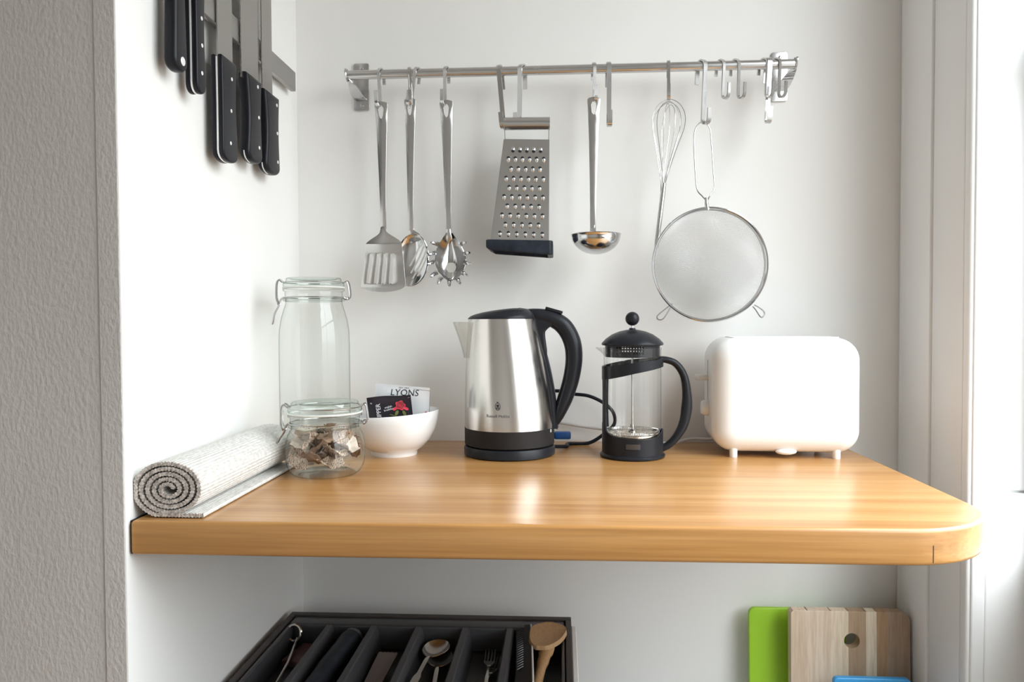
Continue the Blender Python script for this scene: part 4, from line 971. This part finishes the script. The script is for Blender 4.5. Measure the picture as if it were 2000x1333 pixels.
# ================================================================== drawer with cutlery tray, below the worktop
ZD = ZT-.296
def drawer():
    x0, x1, ya, yb = .0135, .5155, -.56, -.100
    root = thing('drawer_unit', 'dark open drawer unit standing under the worktop', 'drawer', ((x0+x1)/2, (ya+yb)/2, 0))
    build('carcass', box(x0+.001, x1-.001, ya+.004, yb-.004, 0, ZD-.049), 'drawer_dark', root, smooth=0)
    build('back_panel', box(x0, x1, yb-.014, yb, ZD-.08, ZD, .0012), 'drawer_dark', root, smooth=0)
    build('side_panel', box(x0, x0+.010, ya, yb-.0142, ZD-.08, ZD, .0012), 'drawer_dark', root, smooth=0)
    build('side_panel', box(x1-.010, x1, ya, yb-.0142, ZD-.08, ZD, .0012), 'drawer_dark', root, smooth=0)
    build('edge_strip', box(x1, x1+.008, ya, yb-.030, ZD-.09, ZD-.004, .0012), 'white_plastic', root, smooth=0)
    build('front_panel', box(x0, x1, ya-.018, ya, ZD-.20, ZD+.01, .002), 'drawer_dark', root, smooth=0)
    # tray: moulded insert
    t = thing('cutlery_tray', 'dark grey plastic cutlery tray with long compartments in the drawer', 'cutlery tray', ((x0+x1)/2, (ya+yb)/2, ZD-.0488))
    tx0, tx1, ty0, ty1 = x0+.011, x1-.011, ya+.003, yb-.0155; zt = ZD-.002; zf = ZD-.046
    build('tray_floor', box(tx0, tx1, ty0, ty1, zf-.0025, zf), 'tray_grey', t, smooth=0)
    build('tray_rim', box(tx0, tx1, ty1-.034, ty1, zf, zt, .004, 3), 'tray_grey', t, smooth=40)
    build('tray_rim', box(tx0, tx0+.009, ty0, ty1-.0342, zf, zt, .003, 3), 'tray_grey', t, smooth=40)
    build('tray_rim', box(tx1-.006, tx1, ty0, ty1-.0342, zf, zt, .0025, 3), 'tray_grey', t, smooth=40)
    for xd in (.0975, .1755, .2535, .3345, .4105):
        v = [(xd-.0135, zf), (xd+.0135, zf), (xd+.0072, zt-.004), (xd+.0045, zt-.0005), (xd-.0045, zt-.0005), (xd-.0072, zt-.004)]
        g = ([Vector((a, y, b)) for y in (ty0+.001, ty1-.0343) for a, b in v], [(0, 1, 2, 3, 4, 5), (11, 10, 9, 8, 7, 6)]+[(k, (k+1) % 6, 6+(k+1) % 6, 6+k) for k in range(6)])
        build('divider', g, 'tray_grey', t, smooth=30)
    return zf
ZF = drawer()
def fork(x, y, z, rz, lab):
    root = thing('fork', lab, 'fork', (x, y-.1, z), 'forks in the tray')
    M = Matrix.Translation((x, y, z)) @ Matrix.Rotation(R(rz), 4, 'Z')
    for k in range(4):
        xx = -.0078+.0052*k
        build('tine', xf(tube([(xx, 0, .004), (xx, -.02, .0005), (xx, -.042, .002)], [.0008, .0013, .0014], 6), M), 'cutlery', root)
    build('shoulder', xf(grid(8, 8, lambda u, v: ((u-.5)*(.0190-.011*v**2), -.040-.022*v, .0015+.003*v), None, .0014), M), 'cutlery', root)
    build('stem', xf(tube(cr([(0, -.060, .004), (0, -.10, .010), (0, -.16, .008), (0, -.185, .006)], 5), [.0022]*6+[.003]*5+[.006]*5, 8, flat=.0012, B=(0, 0, 1)), M), 'cutlery', root)
fork(.3800, -.1730, ZF+.012, 2, 'steel fork with warm reflections lying uppermost in the tray')
fork(.3900, -.1820, ZF+.0045, -4, 'steel fork lying partly beneath the uppermost fork')
def tspoon(x, y, z, rz, lab, L=.19):
    root = thing('table_spoon', lab, 'spoon', (x, y-.1, z), 'spoons in the tray')
    M = Matrix.Translation((x, y, z)) @ Matrix.Rotation(R(rz), 4, 'Z')
    def fn(u, v):
        s, t = 2*u-1, 2*v-1; X = s*math.sqrt(1-t*t/2); Y_ = t*math.sqrt(1-s*s/2); q = X*X+Y_*Y_
        return (X*.021*(1+.1*Y_), Y_*.033-.034, .010-.010*max(0, 1-q)**.8)
    build('bowl', xf(grid(20, 20, fn, None, .0012), M), 'cutlery', root, smooth=60)
    build('stem', xf(tube(cr([(0, -.066, .010), (0, -.085, .015), (0, -.13, .012), (0, -L, .009)], 5), [.003]*6+[.0036]*5+[.0065]*5, 8, flat=.0012, B=(0, 0, 1)), M), 'cutlery', root)
tspoon(.2950, -.1680, ZF+.020, -6, 'steel spoon with warm brown reflection, uppermost in its compartment')
tspoon(.2970, -.1760, ZF+.008, 4, 'steel spoon nested below another spoon in the tray')
def tray_things():
    # wooden spoon lying across the right compartment
    root = thing('wooden_spoon', 'large pale wooden cooking spoon at the right of the tray', 'spoon', (.485, -.24, ZD-.02))
    def fn(u, v):
        t = v; hw = .0275*math.sin(PI*min(1, .10+.90*t)**.85)**.6*(1-.25*(1-t)) if False else (.037)*max(.02, (1-abs(2*t-1.04)**2.6))**.5*(1.0-.38*t)
        s = 2*u-1; y = -.150-.085*t; cxx = .478-.012*t*t
        return (cxx+s*hw, y, ZD+.004-.004*(1-s*s)*math.sin(PI*t)-.006*t)
    build('bowl', grid(20, 28, fn, None, .007), 'spoon_wood', root, smooth=60)
    build('handle', tube(cr([(.4760, -.218, ZD-.005), (.4690, -.26, ZD-.012), (.4600, -.34, ZD-.020), (.455, -.42, ZD-.026)], 6), [.012]*4+[.0095]*3+[.0075]*12, 12, flat=.0055, B=(0, 0, 1)), 'spoon_wood', root)
    # ridged dark scraper with a pale back
    root = thing('ridged_scraper', 'dark ridged utensil with a pale edge beside the wooden spoon', 'utensil', (.435, -.25, ZF))
    M = Matrix.Translation((.4345, -.160, ZF)) @ Matrix.Rotation(R(3), 4, 'Z')
    g = flat([rrect(-.012, .012, -.19, .024, .008)], .0012, .0004)
    g = ([Vector((p[0], p[1], .042+p[2]+.25*p[0])) for p in g[0]], g[1]); build('plate', xf(g, M), 'black_matt', root, smooth=30)
    build('edge', xf(tube([(.0130, .018, .0468), (.0134, -.08, .0468), (.0130, -.19, .0468)], .0016, 8), M), 'offwhite_plastic', root)
    for k in range(18): build('ridge', xf(tube([(-.0105, .004-.0085*k, .0425), (-.001, .010-.0085*k, .0450)], .0010, 6), M), 'tray_grey', root)
    build('foot', xf(box(-.009, .009, -.18, .01, 0, .0415, .002), M), 'black_matt', root, smooth=0)
    # round dark handle in the second compartment
    g = tube(cr([(.1420, -.166, ZF+.026), (.1380, -.20, ZF+.024), (.1330, -.28, ZF+.023), (.128, -.38, ZF+.021)], 5), [.017, .019, .0198, .020, .020]+[.019]*6+[.018]*5, 18)
    root = thing('peeler', 'stout dark blue round handle lying in the second compartment', 'utensil', (.135, -.27, ZF))
    build('handle', g, 'navy_plastic', root); build('collar', tube([(.1424, -.1625, ZF+.0262), (.1413, -.172, ZF+.0258)], [.0185, .0200], 18), 'tray_grey', root)
    # flat notched slice in the third compartment
    o = [(-.016, 0)]+[(-.016+.0032*k, (.003 if k % 2 else 0)) for k in range(1, 10)]+[(.016, 0), (.012, -.15), (-.012, -.15)]
    g = flat([o], .001, .0003)
    tag(build('cake_slice', xf(([Vector((p[0], p[1], p[2]+.021)) for p in g[0]], g[1]), Matrix.Translation((.2130, -.205, ZF)) @ Matrix.Rotation(R(-3), 4, 'Z') @ Matrix.Rotation(R(6), 4, 'X')), 'grey_card', smooth=30), 'flat greyish slice with a notched end in the third compartment', 'utensil')
    # first compartment: steel loop and dark red card packet
    root = thing('corkscrew', 'small shiny steel ring with a thin rod in the leftmost compartment', 'utensil', (.040, -.19, ZF))
    P = [(.0400+.0115*math.cos(2*PI*k/24), -.165+.004*math.sin(2*PI*k/24), ZF+.034+.0125*math.sin(2*PI*k/24)) for k in range(24)]
    build('ring', tube(P, .0028, 8, True), 'cutlery', root); build('rod', tube([(.046, -.168, ZF+.026), (.055, -.24, ZF+.016), (.058, -.32, ZF+.006)], .0022, 8), 'cutlery', root)
    tag(build('card_packet', xf(box(-.016, .016, -.05, .02, 0, .012, .002), Matrix.Translation((.0640, -.176, ZF+.001)) @ Matrix.Rotation(R(-12), 4, 'Z')), 'maroon', smooth=0), 'small dull red packet in the leftmost compartment', 'packet')
tray_things()

# ================================================================== chopping boards
def boards():
    yw = -.080
    # wooden board of glued staves with a round hole near the top
    z1, zb = ZT-.286, .3155; x0, x1 = .9020, 1.1045; th = .019
    root = thing('chopping_board', 'striped wooden chopping board with a round hole', 'chopping board', ((x0+x1)/2, yw, zb), 'chopping boards under the worktop')
    cuts = [x0, .9300, .9700, 1.0000, 1.0300, 1.0480, 1.0660, x1]; hx, hz, hr = 1.0060, ZT-.337, .0140
    kinds = [0, 0, 1, 2, 3, 4, 5]
    lean = R(2.0)
    for (a, b), k in zip(zip(cuts, cuts[1:]), kinds):
        c = .018; o = []
        zl = z1-(.0 if a > x0+.001 else 0)
        o = [(a, zb), (b, zb), (b, z1), (a, z1)]
        if a == x0: o = [(a, zb), (b, zb), (b, z1), (a+.004, z1), (a, z1-.004)]
        if b == x1: o = [(a, zb), (b, zb), (b, z1-.012), (b-.004, z1-.005), (b-.012, z1), (a, z1)]
        # bite the hole out of the staves it crosses
        if a < hx+hr and b > hx-hr:
            lo, hi = max(a, hx-hr), min(b, hx+hr); arcs = []
            if lo > a+1e-6:          # hole enters from the right side of this stave
                t0 = math.acos(max(-1, min(1, (b-hx)/hr))); arcs = [(hx+hr*math.cos(t), hz+hr*math.sin(t)) for t in [-(t0)-(2*PI-2*t0)*q/16 for q in range(17)]]
                o = [(a, zb), (b, zb)]+arcs+[(b, z1), (a, z1)]
            else:                    # from the left side
                t0 = math.acos(max(-1, min(1, (a-hx)/hr))); arcs = [(hx+hr*math.cos(t), hz+hr*math.sin(t)) for t in [t0-2*t0*q/16 for q in range(17)]]
                o = [(a, zb), (b, zb), (b, z1), (a, z1)]+arcs
        bv = .0007
        g = flat([o], th/2-bv, bv, 1)
        v = [Vector((p[0], yw-p[2]+(p[1]-zb)*math.tan(lean)-.0, p[1])) for p in g[0]]
        build('stave', (v, g[1]), BOARD[k], root, smooth=0)
    g = flat([rrect(.8410, 1.010, zb+.003, ZT-.297, .010, 6)], .0028, .0018, 3)
    tag(build('chopping_board', ([Vector((p[0], -.046-p[2]+(p[1]-zb)*math.tan(R(3)), p[1]-.003)) for p in g[0]], g[1]), 'lime_plastic', smooth=50), 'lime green plastic chopping board behind the wooden one', 'chopping board', 'chopping boards under the worktop')
    g = flat([rrect(.9590, 1.0820, zb+.003, ZT-.3775, .006, 6)], .0035, .002, 3)
    tag(build('chopping_board', ([Vector((p[0], -.150-p[2]+(p[1]-zb)*math.tan(R(6)), p[1]-.003)) for p in g[0]], g[1]), 'sky_plastic', smooth=50), 'bright blue plastic board in front of the wooden board', 'chopping board', 'chopping boards under the worktop')
boards()
